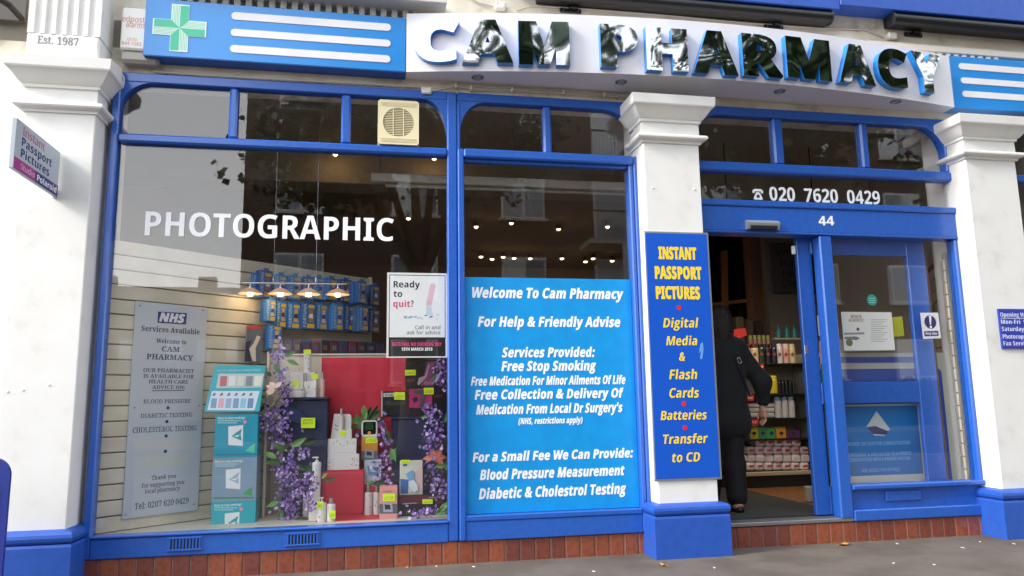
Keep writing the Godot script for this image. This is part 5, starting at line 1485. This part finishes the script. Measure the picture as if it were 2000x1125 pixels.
	garland("purple wisteria garland between the monitors and the second plinth", [[748, 845, 12, 40, 130], [752, 885, 14, 24, 60], [745, 920, 20, 30, 120], [757, 940, 10, 14, 30]], [[760, 862, 20, 30], [764, 875, -160, 30], [752, 940, 100, 30], [735, 945, 80, 24], [762, 900, -20, 30], [748, 948, -100, 26]], -0.36)
	garland("purple wisteria garland hanging in front of the second plinth by the mullion", [[843, 815, 18, 24, 110], [848, 845, 18, 40, 150], [836, 848, 8, 16, 40], [861, 840, 10, 30, 60], [848, 880, 16, 30, 100], [842, 915, 12, 34, 90], [856, 945, 16, 24, 110], [866, 960, 8, 20, 50]], [[866, 826, -20, 24], [850, 910, -90, 28], [862, 905, -60, 24], [838, 812, 100, 20], [868, 912, -110, 22]], -0.22)
	garland("purple wisteria garland hanging above the hair dryer box behind the quit poster", [[862, 712, 12, 24, 90], [860, 735, 12, 30, 90], [866, 752, 8, 16, 40]], [[852, 730, 130, 22], [872, 700, -30, 20]], -0.2)
	garland("small wisteria bunch lying before the hair tool box", [[818, 1003, 24, 10, 120], [838, 999, 14, 10, 50]], [[850, 1004, -70, 34], [858, 1000, -40, 30], [806, 1008, 60, 20]], -0.14)
	garland("dense green leaf spray behind the blood pressure monitor", [[700, 842, 6, 14, 24]], [[705, 830, 30, 30], [712, 822, 0, 32], [718, 818, -25, 34], [724, 820, -45, 32], [700, 828, 60, 28], [730, 824, -70, 28], [708, 838, 50, 26], [715, 830, 15, 30], [722, 832, -10, 30], [695, 836, 75, 24], [710, 812, 10, 26], [726, 812, -30, 26]], -0.62)
	lily("pale peach silk flower with open petals beside the tester tray", 537, 758, -0.33, 0.07, "e0c0b2", [115, 70, 40, 135, -40])
	lily("salmon silk flower among the wisteria before the second plinth", 849, 893, -0.19, 0.085, "c2705e", [20, -40, -90, 95, -130])

# ---------- seen through the open door ----------
func door_display():
	var z = -1.9
	var t = thing("shop_shelving", "cream shelving unit with dark glass shelves inside the doorway", "shelves", Vector3(4.0, 0.2, -2.1))
	var xl = P(1430, 800, z).x; var xr = P(1584, 800, z).x + 0.02
	var back = mk("a39a8a", 0.7)
	bx(t, "back_board", xl - 0.1, xr + 0.06, 0.3, P(1520, 668, z).y, z - 0.4, z - 0.37, back, 0.0)
	bx(t, "side_panel", xr + 0.02, xr + 0.06, 0.2, P(1560, 690, z).y, z - 0.37, z - 0.02, back, 0.003)
	bx(t, "kick_board", xl - 0.1, xr + 0.02, 0.197, 0.36, z - 0.37, z - 0.05, mk("2b2c2e", 0.6), 0.0)
	var ys = []
	for s in [709.5, 768.5, 816.5, 857]:
		var y = P(1520, s, z).y
		ys.append(y)
		bx(t, "shelf", xl - 0.1, xr + 0.02, y - 0.014, y, z - 0.37, z, mk("23282a", 0.2), 0.002)
	var ytop = P(1480, 672, z).y
	bx(t, "shelf", xl - 0.1, P(1506, 672, z).x, ytop - 0.012, ytop, z - 0.37, z - 0.14, mk("23282a", 0.2), 0.002)
	for k in 5: vessel("squat_jar", "squat green-lidded jar above the lotion bottles behind the walking person", "jar", 1462 + k * 8.6, 655, 1469.5 + k * 8.6, 672, z - 0.2, 0.7, "6a8040", "7a5a4c", ytop, "jars above the lotions", "lid")
	var yb = P(1520, 921, z).y
	bx(t, "bottom_shelf", xl - 0.1, xr + 0.05, yb - 0.035, yb, z - 0.37, z + 0.02, mk("b5a88f", 0.6), 0.003)
	var X = func(v): return 1360 + v / 3.125
	var zz = z - 0.06
	for s in [[300, 332, "b9b0b0", "6a1c2c", "white lotion bottle with dark red cap behind the walking person"], [336, 379, "c9b894", "5a1c24", "cream lotion bottle with dark red cap on the top shelf"], [381, 419, "1d3426", "16241c", "dark green lotion bottle on the top shelf"], [421, 457, "2a1418", "221014", "dark maroon lotion bottle on the top shelf"], [459, 494, "1a1c34", "14162a", "dark navy lotion bottle on the top shelf"], [491, 527, "c2bcc2", "cfc9cc", "white lotion bottle with purple print on the top shelf"], [530, 567, "c89a94", "d0c0bc", "pink lotion bottle on the top shelf"], [569, 605, "c4b48c", "c8bc9c", "pale yellow lotion bottle at the end of the top shelf"]]:
		var o = vessel("lotion_bottle", s[4], "bottle", X.call(s[0]), 672, X.call(s[1]), 710, zz, 0.8, s[3], s[2], ys[0], "bottles on the shop shelves", "lid")
		var cx = (X.call(s[0]) + X.call(s[1])) / 2.0
		disc(o, "printed_seal", cx, 692, 0.018, zz + (P(X.call(s[1]), 700, zz).x - P(X.call(s[0]), 700, zz).x) / 2 + 0.001, mk("8a4a44", 0.5), 0.0005, 12)
	var row2 = [[402, 440, 737, "7f9a84", "3a4a40", "grey-green shampoo bottle on the second shelf"], [441, 495, 734, "c8b83a", "d0c428", "yellow shampoo bottle on the second shelf"]]
	for s in row2: vessel("shampoo_bottle", s[5], "bottle", X.call(s[0]), s[2], X.call(s[1]), 768.5, zz, 0.82, s[4], s[3], ys[1], "bottles on the shop shelves", "lid")
	for k in 5: vessel("spray_can", "slim black spray can on the second shelf", "can", X.call(499 + k * 22), 742, X.call(519 + k * 22), 768.5, zz, 0.85, "101214", "15181a", ys[1], "black spray cans on the second shelf", "lid")
	for k in 3: vessel("water_bottle", "tall white bottle with pale blue top on the third shelf", "bottle", X.call(481 + k * 41), 775, X.call(520 + k * 41), 816.5, zz, 0.84, "8aa8b4", "bcbcc0", ys[2], "tall white bottles on the third shelf", "lid")
	for k in 3:
		for j in 2:
			var o = item("cotton_pack", "white pack of cotton wool stacked on the third shelf", "pack", X.call(300 + j * 92), 787 + k * 9.8, X.call(390 + j * 92), 796.5 + k * 9.8, zz + 0.02, 0.16, mk("b4b0b0", 0.5), "cotton wool packs on the third shelf", null, 0.012)
	for s in [[268, 326, 838, "4a5a44", "grey-green packet on the fourth shelf"], [328, 379, 831, "c4b83a", "yellow packet with dark emblem on the fourth shelf"], [381, 432, 834, "3f8a54", "green packet on the fourth shelf beside the yellow one"], [434, 486, 836, "4a9a5c", "lighter green packet on the fourth shelf"], [490, 550, 834, "d09030", "orange packet with dark emblem on the fourth shelf"], [554, 634, 841, "5a2c5e", "purple and red packet at the end of the fourth shelf"]]:
		var o = item("boxed_packet", s[4], "packet", X.call(s[0]), s[2], X.call(s[1]), 857, zz + 0.02, 0.12, mk(s[3], 0.4, {"coat": 0.2}), "packets on the fourth shelf", ys[3], 0.005)
		var cx = (X.call(s[0]) + X.call(s[1])) / 2.0
		pp(o, "printed_emblem", [[cx - 5, 846], [cx, 842], [cx + 5, 846], [cx, 851]], zz + 0.0205, mk("1f2a52", 0.5), 0.0006)
	# toilet rolls
	var prev = 0
	for k in 4:
		for j in 8:
			var px = 1441 + j * 17.6 + (k % 2) * 2
			if k == 3 and (j < 2 or j > 6): continue
			var y0 = 918 - k * 15.5
			var o = item("toilet_roll_pack", "white and pink toilet roll pack in the %s layer on the bottom shelf" % ["lowest", "second", "third", "top"][k], "pack", px, y0 - 14.2, px + 16.8, y0 + 0.8, z - 0.03 - rng.randf() * 0.02, 0.2, mk(["d6cccc", "dcd4d2", "cfc4c6"][(j + k) % 3], 0.4), "toilet roll packs on the bottom shelf", null, 0.016)
			var zf = z - 0.0295
			if (j * 3 + k) % 3 != 1: pp(o, "red_label", [[px + 5, y0 - 9], [px + 14, y0 - 10], [px + 14, y0 - 6.5], [px + 5, y0 - 5.5]], zf, mk("b0283c", 0.5), 0.0008)
	# price cards
	for s in [[350, 414, 345, 388, "£1", "small red price card clipped under the top shelf"], [306, 352, 535, 571, "ONLY", "small red ONLY price card under the second shelf"], [298, 380, 683, 722, "ONLY £1", "red ONLY £1 price card under the third shelf"]]:
		var o = thing("price_card", s[5], "price card", P(X.call(s[0]), 600 + s[3] / 3.125, z + 0.01), "red price cards on the shelves")
		pbox(o, "card", X.call(s[0]), 600 + s[2] / 3.125, X.call(s[1]), 600 + s[3] / 3.125, z + 0.008, 0.003, mk("c02430", 0.45), 0.0)
		tp(o, s[4], X.call(s[0] + 8), X.call(s[1] - 8), 600 + (s[3] - 12) / 3.125, 600 + (s[2] + 12) / 3.125, z + 0.0085, mk("e8dcd8", 0.5), "b", 0, 0.0005)
	# small bottles on a bracket shelf higher up
	t = thing("wall_shelf", "narrow pale shelf on the shop wall above the lotions", "shelf", Vector3(4.6, 1.6, -2.5))
	var zs = -2.22
	bx(t, "shelf_board", P(1512, 661, zs).x, P(1575, 661, zs).x, P(1540, 663, zs).y, P(1540, 660, zs).y, -2.27, zs, mk("8f8b7c", 0.5), 0.001)
	for s in [[1517, 1525], [1533, 1541], [1548, 1556]]:
		vessel("teal_bottle", "small teal bottle on the narrow wall shelf", "bottle", s[0], 635, s[1], 660, zs - 0.025, 0.7, "2a6a70", "1f6a74", P(1540, 660, zs).y, "teal bottles on the wall shelf")
	# glazed timber partition and the dark health board
	z = -4.2
	t = thing("glazed_partition", "brown timber partition with dark panes inside the shop", "partition", Vector3(5, 0.2, z))
	var wood = mk("b5794f", 0.5)
	var px0 = P(1370, 560, z).x; var px1 = P(1478, 560, z).x
	pp(t, "post", [[1407, 492], [1417, 490], [1420, 640], [1410, 640]], z, wood, 0.06)
	pp(t, "post", [[1467, 474], [1472, 474], [1478, 640], [1472, 640]], z, wood, 0.06)
	pp(t, "rail", [[1370, 594], [1474, 583], [1474, 589], [1370, 601]], z + 0.002, wood, 0.055)
	bx(t, "pane", px0, px1, 0.2, 3.4, z - 0.01, z - 0.004, mk("15110f", 0.12), 0.0)
	t = thing("brown_pillar", "warm brown square pillar with a yellow warning sign inside the shop", "pillar", P(1487, 640, -4.0))
	bx(t, "shaft", P(1468, 560, -4.0).x, P(1499, 560, -4.0).x, 0.2, 3.5, -4.18, -4.0, mk("a5785f", 0.6), 0.004)
	pbox(t, "warning_sign", 1486, 573, 1497, 595, -3.995, 0.004, mk("c08a28", 0.5), 0.0)
	pp(t, "warning_triangle", [[1491, 553], [1497, 572], [1486, 572]], -3.998, mk("c08a28", 0.5), 0.003)
	t = thing("health_board", "dark grey board with black lettering high on the shop wall", "notice board", P(1550, 560, -3.0))
	z = -3.0
	bx(t, "board", P(1507, 520, z).x, P(1625, 520, z).x, P(1560, 573, z).y, P(1560, 476, z).y, z - 0.03, z, mk("3d3f40", 0.6), 0.003)
	for l in [["Why", 1514, 1560, 500], ["Have", 1524, 1575, 520], ["Health", 1528, 1590, 541], ["Checks?", 1526, 1592, 560]]: tp(t, l[0], l[1], l[2], l[3], l[3] - 14, z + 0.0005, mk("17181a", 0.5), "b", 0.1, 0.0006)
	var wl = struct("wall_inner", cbox(Vector3(1.6, 3.3, 0.1), 0.0), mk("6a625a", 0.7), Vector3(P(1499, 560, -3.05).x + 0.8, 1.85, -3.1))
	# things in the basket display behind the person
	t = thing("red_offer_sign", "bright red offer sign standing behind the walking person", "sign", P(1443, 655, -2.4))
	pp(t, "sign_card", [[1428, 645], [1441, 642], [1456, 641], [1458, 655], [1446, 660], [1430, 658]], -2.3, mk("c43030", 0.5), 0.004)
	tube(t, "sign_stem", [P(1443, 655, -2.3), P(1443, 700, -2.3)], 0.006, steel, 6)
	for k in 3:
		item("display_basket", "dim wire basket of mixed packets further inside the shop", "basket", 1440 + k * 18, 618 + k * 4, 1456 + k * 18, 672, -2.8 - k * 0.15, 0.2, mk(["4a4034", "54483c", "3a3430"][k], 0.6), "baskets of packets in the shop", null, 0.02)
	item("plastic_stool", "pale plastic step beside the shelving at the doorway", "step", 1578, 950, 1590, 985, -0.8, 0.06, mk("a8a298", 0.5), "", 0.2, 0.008)

# ---------- the person walking in ----------
func blob(bones, cell, k):   # smooth union of tapered capsules, meshed as surface nets into V and N
	var lo = Vector3.ONE * 1e9; var hi = -lo
	for b in bones:
		var r = maxf(b[2], b[3]) + cell * 3
		for p in [b[0], b[1]]:
			lo = lo.min(p - Vector3.ONE * r); hi = hi.max(p + Vector3.ONE * r)
	var n = Vector3i(((hi - lo) / cell).ceil()) + Vector3i.ONE
	var f = PackedFloat32Array()
	f.resize(n.x * n.y * n.z)
	f.fill(1.0)
	for b in bones:
		var a: Vector3 = b[0]; var ab: Vector3 = b[1] - a
		var l2 = maxf(ab.length_squared(), 1e-9)
		var reach = maxf(b[2], b[3]) + maxf(k, cell * 2) * 1.2
		var i0 = Vector3i(((a.min(b[1]) - Vector3.ONE * reach - lo) / cell).floor()).clamp(Vector3i.ZERO, n - Vector3i.ONE)
		var i1 = Vector3i(((a.max(b[1]) + Vector3.ONE * reach - lo) / cell).ceil()).clamp(Vector3i.ZERO, n - Vector3i.ONE)
		var ra: float = b[2]; var rb: float = b[3]
		for z in range(i0.z, i1.z + 1):
			for y in range(i0.y, i1.y + 1):
				var row = (z * n.y + y) * n.x
				for x in range(i0.x, i1.x + 1):
					var p = lo + Vector3(x, y, z) * cell - a
					var t = clampf(p.dot(ab) / l2, 0.0, 1.0)
					var d = (p - ab * t).length() - lerpf(ra, rb, t)
					var o = f[row + x]
					var h = maxf(k - absf(o - d), 0.0) / k
					f[row + x] = minf(o, d) - h * h * k * 0.25
	var at = {}
	var pts = []
	var nor = []
	var sx = 1; var sy = n.x; var sz = n.x * n.y
	for z in n.z - 1:
		for y in n.y - 1:
			for x in n.x - 1:
				var i = z * sz + y * sy + x
				var neg = 0
				var c = [f[i], f[i + sx], f[i + sy], f[i + sx + sy], f[i + sz], f[i + sx + sz], f[i + sy + sz], f[i + sx + sy + sz]]
				for v in c: if v < 0.0: neg += 1
				if neg == 0 or neg == 8: continue
				var s = Vector3.ZERO; var m = 0
				for e in [[0, 1], [2, 3], [4, 5], [6, 7], [0, 2], [1, 3], [4, 6], [5, 7], [0, 4], [1, 5], [2, 6], [3, 7]]:
					var u = c[e[0]]; var w = c[e[1]]
					if (u < 0.0) != (w < 0.0):
						var t = u / (u - w)
						var q0 = Vector3(e[0] & 1, (e[0] >> 1) & 1, e[0] >> 2); var q1 = Vector3(e[1] & 1, (e[1] >> 1) & 1, e[1] >> 2)
						s += q0.lerp(q1, t); m += 1
				at[i] = pts.size()
				pts.append(lo + (Vector3(x, y, z) + s / m) * cell)
				nor.append(Vector3(c[1] + c[3] + c[5] + c[7] - c[0] - c[2] - c[4] - c[6], c[2] + c[3] + c[6] + c[7] - c[0] - c[1] - c[4] - c[5], c[4] + c[5] + c[6] + c[7] - c[0] - c[1] - c[2] - c[3]).normalized())
	for i in at:
		for ax in [[sx, sy, sz], [sy, sz, sx], [sz, sx, sy]]:
			if (f[i] < 0.0) == (f[i + ax[0]] < 0.0): continue
			var j = [i, i - ax[1], i - ax[1] - ax[2], i - ax[2]]
			if not (at.has(j[1]) and at.has(j[2]) and at.has(j[3])): continue
			var q = j.map(func(g): return at[g])
			tri(pts[q[0]], pts[q[1]], pts[q[2]], nor[q[0]], nor[q[1]], nor[q[2]])
			tri(pts[q[0]], pts[q[2]], pts[q[3]], nor[q[0]], nor[q[2]], nor[q[3]])

func person():
	var g = Vector3(2.79, 0.2, -0.5)
	var t = thing("person", "person with dark hair in a black jacket walking into the shop", "person", g)
	var v = func(x, y, z): return Vector3(x, y, z)
	var skin = mk("b98a74", 0.55)
	# body: one skin, mostly under the clothes
	blob([[v.call(2.79, 1.72, -0.5), v.call(2.79, 1.67, -0.53), 0.085, 0.07], [v.call(2.79, 1.69, -0.59), v.call(2.79, 1.675, -0.6), 0.014, 0.012], [v.call(2.705, 1.69, -0.5), v.call(2.705, 1.67, -0.5), 0.014, 0.012], [v.call(2.875, 1.69, -0.5), v.call(2.875, 1.67, -0.5), 0.014, 0.012],
		[v.call(2.79, 1.62, -0.5), v.call(2.79, 1.5, -0.5), 0.05, 0.055], [v.call(2.66, 1.47, -0.5), v.call(2.92, 1.47, -0.5), 0.06, 0.06], [v.call(2.79, 1.42, -0.5), v.call(2.79, 1.05, -0.5), 0.1, 0.095], [v.call(2.73, 0.93, -0.5), v.call(2.85, 0.93, -0.5), 0.1, 0.1],
		[v.call(2.94, 1.46, -0.5), v.call(3.12, 1.21, -0.47), 0.048, 0.04], [v.call(3.12, 1.21, -0.47), v.call(3.138, 1.02, -0.49), 0.038, 0.027], [v.call(2.64, 1.46, -0.5), v.call(2.56, 1.2, -0.55), 0.048, 0.04], [v.call(2.56, 1.2, -0.55), v.call(2.55, 1.0, -0.6), 0.038, 0.027],
		[v.call(2.85, 0.9, -0.5), v.call(2.845, 0.55, -0.47), 0.085, 0.058], [v.call(2.845, 0.55, -0.47), v.call(2.83, 0.27, -0.42), 0.052, 0.036], [v.call(2.73, 0.9, -0.5), v.call(2.72, 0.55, -0.58), 0.085, 0.058], [v.call(2.72, 0.55, -0.58), v.call(2.71, 0.27, -0.66), 0.052, 0.036],
		[v.call(2.83, 0.255, -0.4), v.call(2.825, 0.225, -0.55), 0.034, 0.022], [v.call(2.71, 0.25, -0.65), v.call(2.71, 0.225, -0.8), 0.034, 0.022]], 0.016, 0.04)
	for h in [[3.14, 1.0, -0.49, 1.0], [2.55, 0.98, -0.6, -1.0]]:
		var o = v.call(h[0], h[1], h[2])
		var s = h[3]
		var fg = [[o + v.call(0, 0.03, 0), o + v.call(0, -0.055, -0.005), 0.026, 0.026], [o + v.call(0.002, -0.02, 0.02), o + v.call(0.0, -0.06, 0.022), 0.02, 0.018], [o + v.call(0, -0.02, -0.022), o + v.call(0, -0.06, -0.026), 0.02, 0.018]]
		for k in 4:
			var zf = 0.028 - k * 0.019
			var ln = [0.03, 0.037, 0.035, 0.026][k]
			var a = o + v.call(0.004 * s, -0.07, zf); var b = a + v.call(-0.006 * s, -ln, 0.0); var c = b + v.call(-0.018 * s, -ln * 0.75, 0.002)
			fg += [[a, b, 0.0092, 0.0085], [b, c, 0.0085, 0.007]]
		var th = o + v.call(-0.012 * s, -0.02, -0.034)
		fg += [[th, th + v.call(-0.012 * s, -0.035, -0.012), 0.0105, 0.0095], [th + v.call(-0.012 * s, -0.035, -0.012), th + v.call(-0.016 * s, -0.065, -0.008), 0.0095, 0.008]]
		blob(fg, 0.0045, 0.008)
	part(t, "body", done(), skin)
	var cloth = noise(0.02, 101, null, 4)
	var jm = mk("101115", 0.85, {"bump": cloth, "relief": 0.35, "scale": 1.0, "rim": 0.2})
	blob([[v.call(2.655, 1.485, -0.5), v.call(2.93, 1.485, -0.5), 0.085, 0.085], [v.call(2.735, 1.42, -0.5), v.call(2.72, 0.95, -0.5), 0.125, 0.135], [v.call(2.855, 1.42, -0.5), v.call(2.87, 0.95, -0.5), 0.125, 0.135], [v.call(2.795, 1.42, -0.49), v.call(2.795, 0.94, -0.49), 0.135, 0.14], [v.call(2.70, 0.87, -0.5), v.call(2.885, 0.87, -0.5), 0.135, 0.135], [v.call(2.72, 1.54, -0.46), v.call(2.86, 1.54, -0.46), 0.05, 0.05], [v.call(2.73, 1.56, -0.5), v.call(2.85, 1.56, -0.5), 0.05, 0.05],
		[v.call(2.945, 1.475, -0.5), v.call(3.135, 1.215, -0.47), 0.08, 0.068], [v.call(3.135, 1.215, -0.47), v.call(3.145, 1.06, -0.49), 0.068, 0.05], [v.call(2.64, 1.475, -0.5), v.call(2.56, 1.2, -0.55), 0.08, 0.068], [v.call(2.56, 1.2, -0.55), v.call(2.55, 1.05, -0.6), 0.068, 0.05]], 0.016, 0.06)
	part(t, "jacket", done(), jm)
	blob([[v.call(2.74, 0.93, -0.5), v.call(2.84, 0.93, -0.5), 0.125, 0.125], [v.call(2.855, 0.86, -0.5), v.call(2.85, 0.55, -0.47), 0.1, 0.078], [v.call(2.85, 0.55, -0.47), v.call(2.835, 0.32, -0.43), 0.084, 0.08], [v.call(2.72, 0.86, -0.5), v.call(2.715, 0.55, -0.58), 0.1, 0.078], [v.call(2.715, 0.55, -0.58), v.call(2.71, 0.31, -0.65), 0.084, 0.08]], 0.016, 0.04)
	part(t, "trousers", done(), mk("0c0c0f", 0.85, {"bump": cloth, "relief": 0.25, "scale": 1.0}))
	blob([[v.call(2.79, 1.745, -0.485), v.call(2.79, 1.64, -0.47), 0.108, 0.1], [v.call(2.73, 1.66, -0.49), v.call(2.72, 1.58, -0.48), 0.07, 0.045], [v.call(2.85, 1.66, -0.49), v.call(2.862, 1.58, -0.48), 0.07, 0.045], [v.call(2.79, 1.64, -0.45), v.call(2.79, 1.56, -0.44), 0.085, 0.06]], 0.013, 0.04)
	part(t, "hair", done(), mk("241a16", 0.4, {"bump": noise(0.08, 103, null, 3), "relief": 1.0, "scale": 2.0}))
	for s in [[2.83, -0.4], [2.71, -0.65]]:
		blob([[v.call(s[0], 0.226, s[1] + 0.015), v.call(s[0], 0.222, s[1] - 0.15), 0.033, 0.028], [v.call(s[0] - 0.012, 0.218, s[1] - 0.08), v.call(s[0] + 0.012, 0.218, s[1] - 0.13), 0.026, 0.026]], 0.009, 0.02)
		part(t, "shoe", done(), mk("0f0f11", 0.4))
	tube(t, "bag_strap", [v.call(2.7, 1.57, -0.43), v.call(2.83, 1.42, -0.352), v.call(2.9, 1.28, -0.352), v.call(2.97, 1.1, -0.38)], 0.008, mk("0c0c0e", 0.6), 6)
	tube(t, "strap_buckle", [v.call(2.862, 1.4, -0.342), v.call(2.885, 1.405, -0.342), v.call(2.9, 1.365, -0.342), v.call(2.877, 1.36, -0.342), v.call(2.862, 1.4, -0.342)], 0.0035, chrome, 6)

# ---------- the other side of the street, which the panes and letters mirror ----------
func street():
	var brick = mk("5c4c44", 0.85, {"tex": noise(0.05, 111, [[0.0, "b8a294"], [0.5, "ffffff"], [1.0, "d8c4b8"]], 4), "scale": 0.4})
	var t = thing("brick_flats", "brown brick block of flats with white windows and balconies across the street", "building", Vector3(12, 0, 25))
	bx(t, "wall", -4.6, 46, 0, 13.3, 22, 34, brick, 0.0)
	bx(t, "parapet", -4.75, 46.2, 13.3, 13.6, 21.85, 34.2, mk("b8b2a6", 0.8), 0.02)
	var frame_m = mk("d8d8d4", 0.5); var dark_glass = mk("7c8890", 0.08)
	for fl in 4:
		for i in 11:
			var x = -2.6 + i * 4.1; var y = 1.8 + fl * 3.1
			var balcony = (i % 4) == 3
			var hw = 1.3 if balcony else 0.85
			var y0 = y - 0.9 if balcony else y
			var w = bx(t, "window", x - hw, x + hw, y0, y + 1.6, 21.93, 22.02, frame_m, 0.01)
			for k in 2:
				bx(w, "pane", x - hw + 0.1 + k * (hw - 0.02), x - 0.06 + k * (hw - 0.02), y0 + 0.1, y + 1.5, 21.9, 21.935, dark_glass if (i + fl + k) % 3 else mk("c9d0d2", 0.3), 0.0)
			bx(w, "sill", x - hw - 0.1, x + hw + 0.1, y0 - 0.1, y0 - 0.001, 21.8, 22.0, mk("b8b2a6", 0.8), 0.01)
			if balcony:
				var bal = bx(t, "balcony", x - 1.9, x + 1.9, y0 - 0.3, y0 - 0.11, 20.5, 22.01, mk("a8a49a", 0.8), 0.01)
				bx(bal, "handrail", x - 1.88, x + 1.88, y0 + 0.92, y0 + 0.98, 20.52, 20.58, mk("33343a", 0.5), 0.0)
				for k in 26: bx(bal, "baluster", x - 1.86 + k * 0.148, x - 1.845 + k * 0.148, y0 - 0.12, y0 + 0.92, 20.54, 20.56, mk("33343a", 0.5), 0.0)
	# far terrace beyond the open corner
	t = thing("far_terrace", "long low terrace of houses far beyond the street corner", "building", Vector3(-26, 0, 62))
	bx(t, "wall", -60, -2, 0, 8.2, 60, 68, mk("8a7a6c", 0.85), 0.0)
	prism(t, "roof", [Vector2(-60.3, 8.2), Vector2(-1.7, 8.2), Vector2(-4, 11.0), Vector2(-58, 11.0)], 60.0, 67.0, mk("55504c", 0.85))
	for i in 7:
		bx(t, "chimney", -56 + i * 8.2, -54.6 + i * 8.2, 10.2, 12.4, 63, 64, mk("7d5242", 0.85), 0.0)
		for k in 3: bx(t, "window", -57.5 + i * 8.2 + k * 2.3, -56.4 + i * 8.2 + k * 2.3, 4.8, 6.6, 59.92, 60.03, mk("c4c8ca", 0.3), 0.0)
	# street trees
	tree(Vector3(0.9, 0, 13.4), 13.5, 3.2, "leafy street tree at the far kerb before the corner of the flats", 1)
	tree(Vector3(8.9, 0, 9.2), 13.5, 2.9, "broad spreading street tree at the near kerb facing the shop", 2)
	tree(Vector3(18.2, 0, 9.6), 13.0, 3.8, "broad leafy street tree further along the near kerb", 3)
	tree(Vector3(24.2, 0, 9.4), 15.0, 4.4, "tall leafy street tree towards the end of the street", 4)
	# clipped bushes added before the flats to darken what the panes mirror
	t = thing("added_hedge", "clipped dark green bushes added before the flats to darken the mirrored street", "added_hedge", Vector3(16, 0, 20.2))
	for k in 9000:
		var o = Vector3(rng.randf_range(-4.2, 40.0), rng.randf_range(0.0, 1.7), rng.randf_range(19.6, 20.4))
		var hb = Basis.from_euler(Vector3(rng.randf() * TAU, rng.randf() * TAU, rng.randf() * TAU)) * rng.randf_range(0.12, 0.24)
		quad(o, o + hb * Vector3(0.55, 0.5, 0.1), o + hb * Vector3(0, 1.1, 0), o + hb * Vector3(-0.55, 0.5, 0.1), hb.z)
	part(t, "foliage", done(), mk("2c4226", 0.7)).set_meta("kind", "stuff")
	bx(t, "stems", -4.2, 40.0, 0.0, 1.5, 19.75, 20.25, mk("1c2618", 0.9), 0.0)
	# rounded blue street cabinet at the pavement edge
	t = thing("blue_street_sign", "rounded blue framed street panel standing on the pavement", "street sign", Vector3(-2.0, 0, 1.0))
	var z = 1.0
	var c = P(18.5, 1000, z).x; var top = P(8, 893, z).y
	prism(t, "frame", rrect(c - 0.64, c - 0.012, -0.02, top, 0.09, 8), z - 0.02, z, mk("1f2f86", 0.35))
	prism(t, "panel", rrect(c - 0.59, c - 0.05, 0.05, top - 0.1, 0.06, 6), z, z + 0.003, mk("8d9aa8", 0.4))

func tree(at, height, rad, label, sd):
	var r = RandomNumberGenerator.new()
	r.seed = 500 + sd
	var t = thing("street_tree", label, "tree", at, "street trees across the road")
	var bark = mk("5a5046", 0.9)
	var seg = func(a, b, ra, rb):
		var d = (b - a).normalized()
		var u = d.cross(Vector3(0.3, 0.1, 1)).normalized(); var w = d.cross(u)
		for k in 9:
			var p = TAU * k / 9.0; var q = TAU * (k + 1) / 9.0
			var n0 = u * cos(p) + w * sin(p); var n1 = u * cos(q) + w * sin(q)
			tri(a + n0 * ra, a + n1 * ra, b + n1 * rb, n0, n1, n1); tri(a + n0 * ra, b + n1 * rb, b + n0 * rb, n0, n1, n0)
	var tips = []
	var fork = at + Vector3(r.randf_range(-0.3, 0.3), height * 0.3, r.randf_range(-0.2, 0.2))
	seg.call(at - Vector3(0, 0.1, 0), fork, 0.3, 0.22)
	for i in 7:
		var a = TAU * i / 7.0 + r.randf() * 0.5
		var e = fork + Vector3(cos(a) * rad * 0.55, height * r.randf_range(0.16, 0.4), sin(a) * rad * 0.5)
		seg.call(fork, e, 0.14, 0.07)
		for j in 3:
			var f = e + Vector3(cos(a + r.randf_range(-0.9, 0.9)) * rad * 0.4, height * r.randf_range(-0.04, 0.2), sin(a + r.randf_range(-0.9, 0.9)) * rad * 0.4)
			seg.call(e, f, 0.06, 0.02)
			tips.append(f)
			tips.append(e.lerp(f, 0.5))
	part(t, "trunk", done(), bark)
	var count = 4600
	for i in count:
		var p = tips[r.randi() % tips.size()] + Vector3(r.randfn(), r.randfn() * 0.8, r.randfn()) * rad * 0.17
		for k in 4:
			var b = Basis.from_euler(Vector3(r.randf() * TAU, r.randf() * TAU, r.randf() * TAU)) * r.randf_range(0.11, 0.2)
			var o = p + Vector3(r.randf() - 0.5, r.randf() - 0.5, r.randf() - 0.5) * 0.3
			quad(o, o + b * Vector3(0.55, 0.5, 0.1), o + b * Vector3(0, 1.1, 0), o + b * Vector3(-0.55, 0.5, 0.1), b.z)
	part(t, "crown", done(), mk("33492a", 0.6, {"back": Color(0.05, 0.09, 0.02)})).set_meta("kind", "stuff")
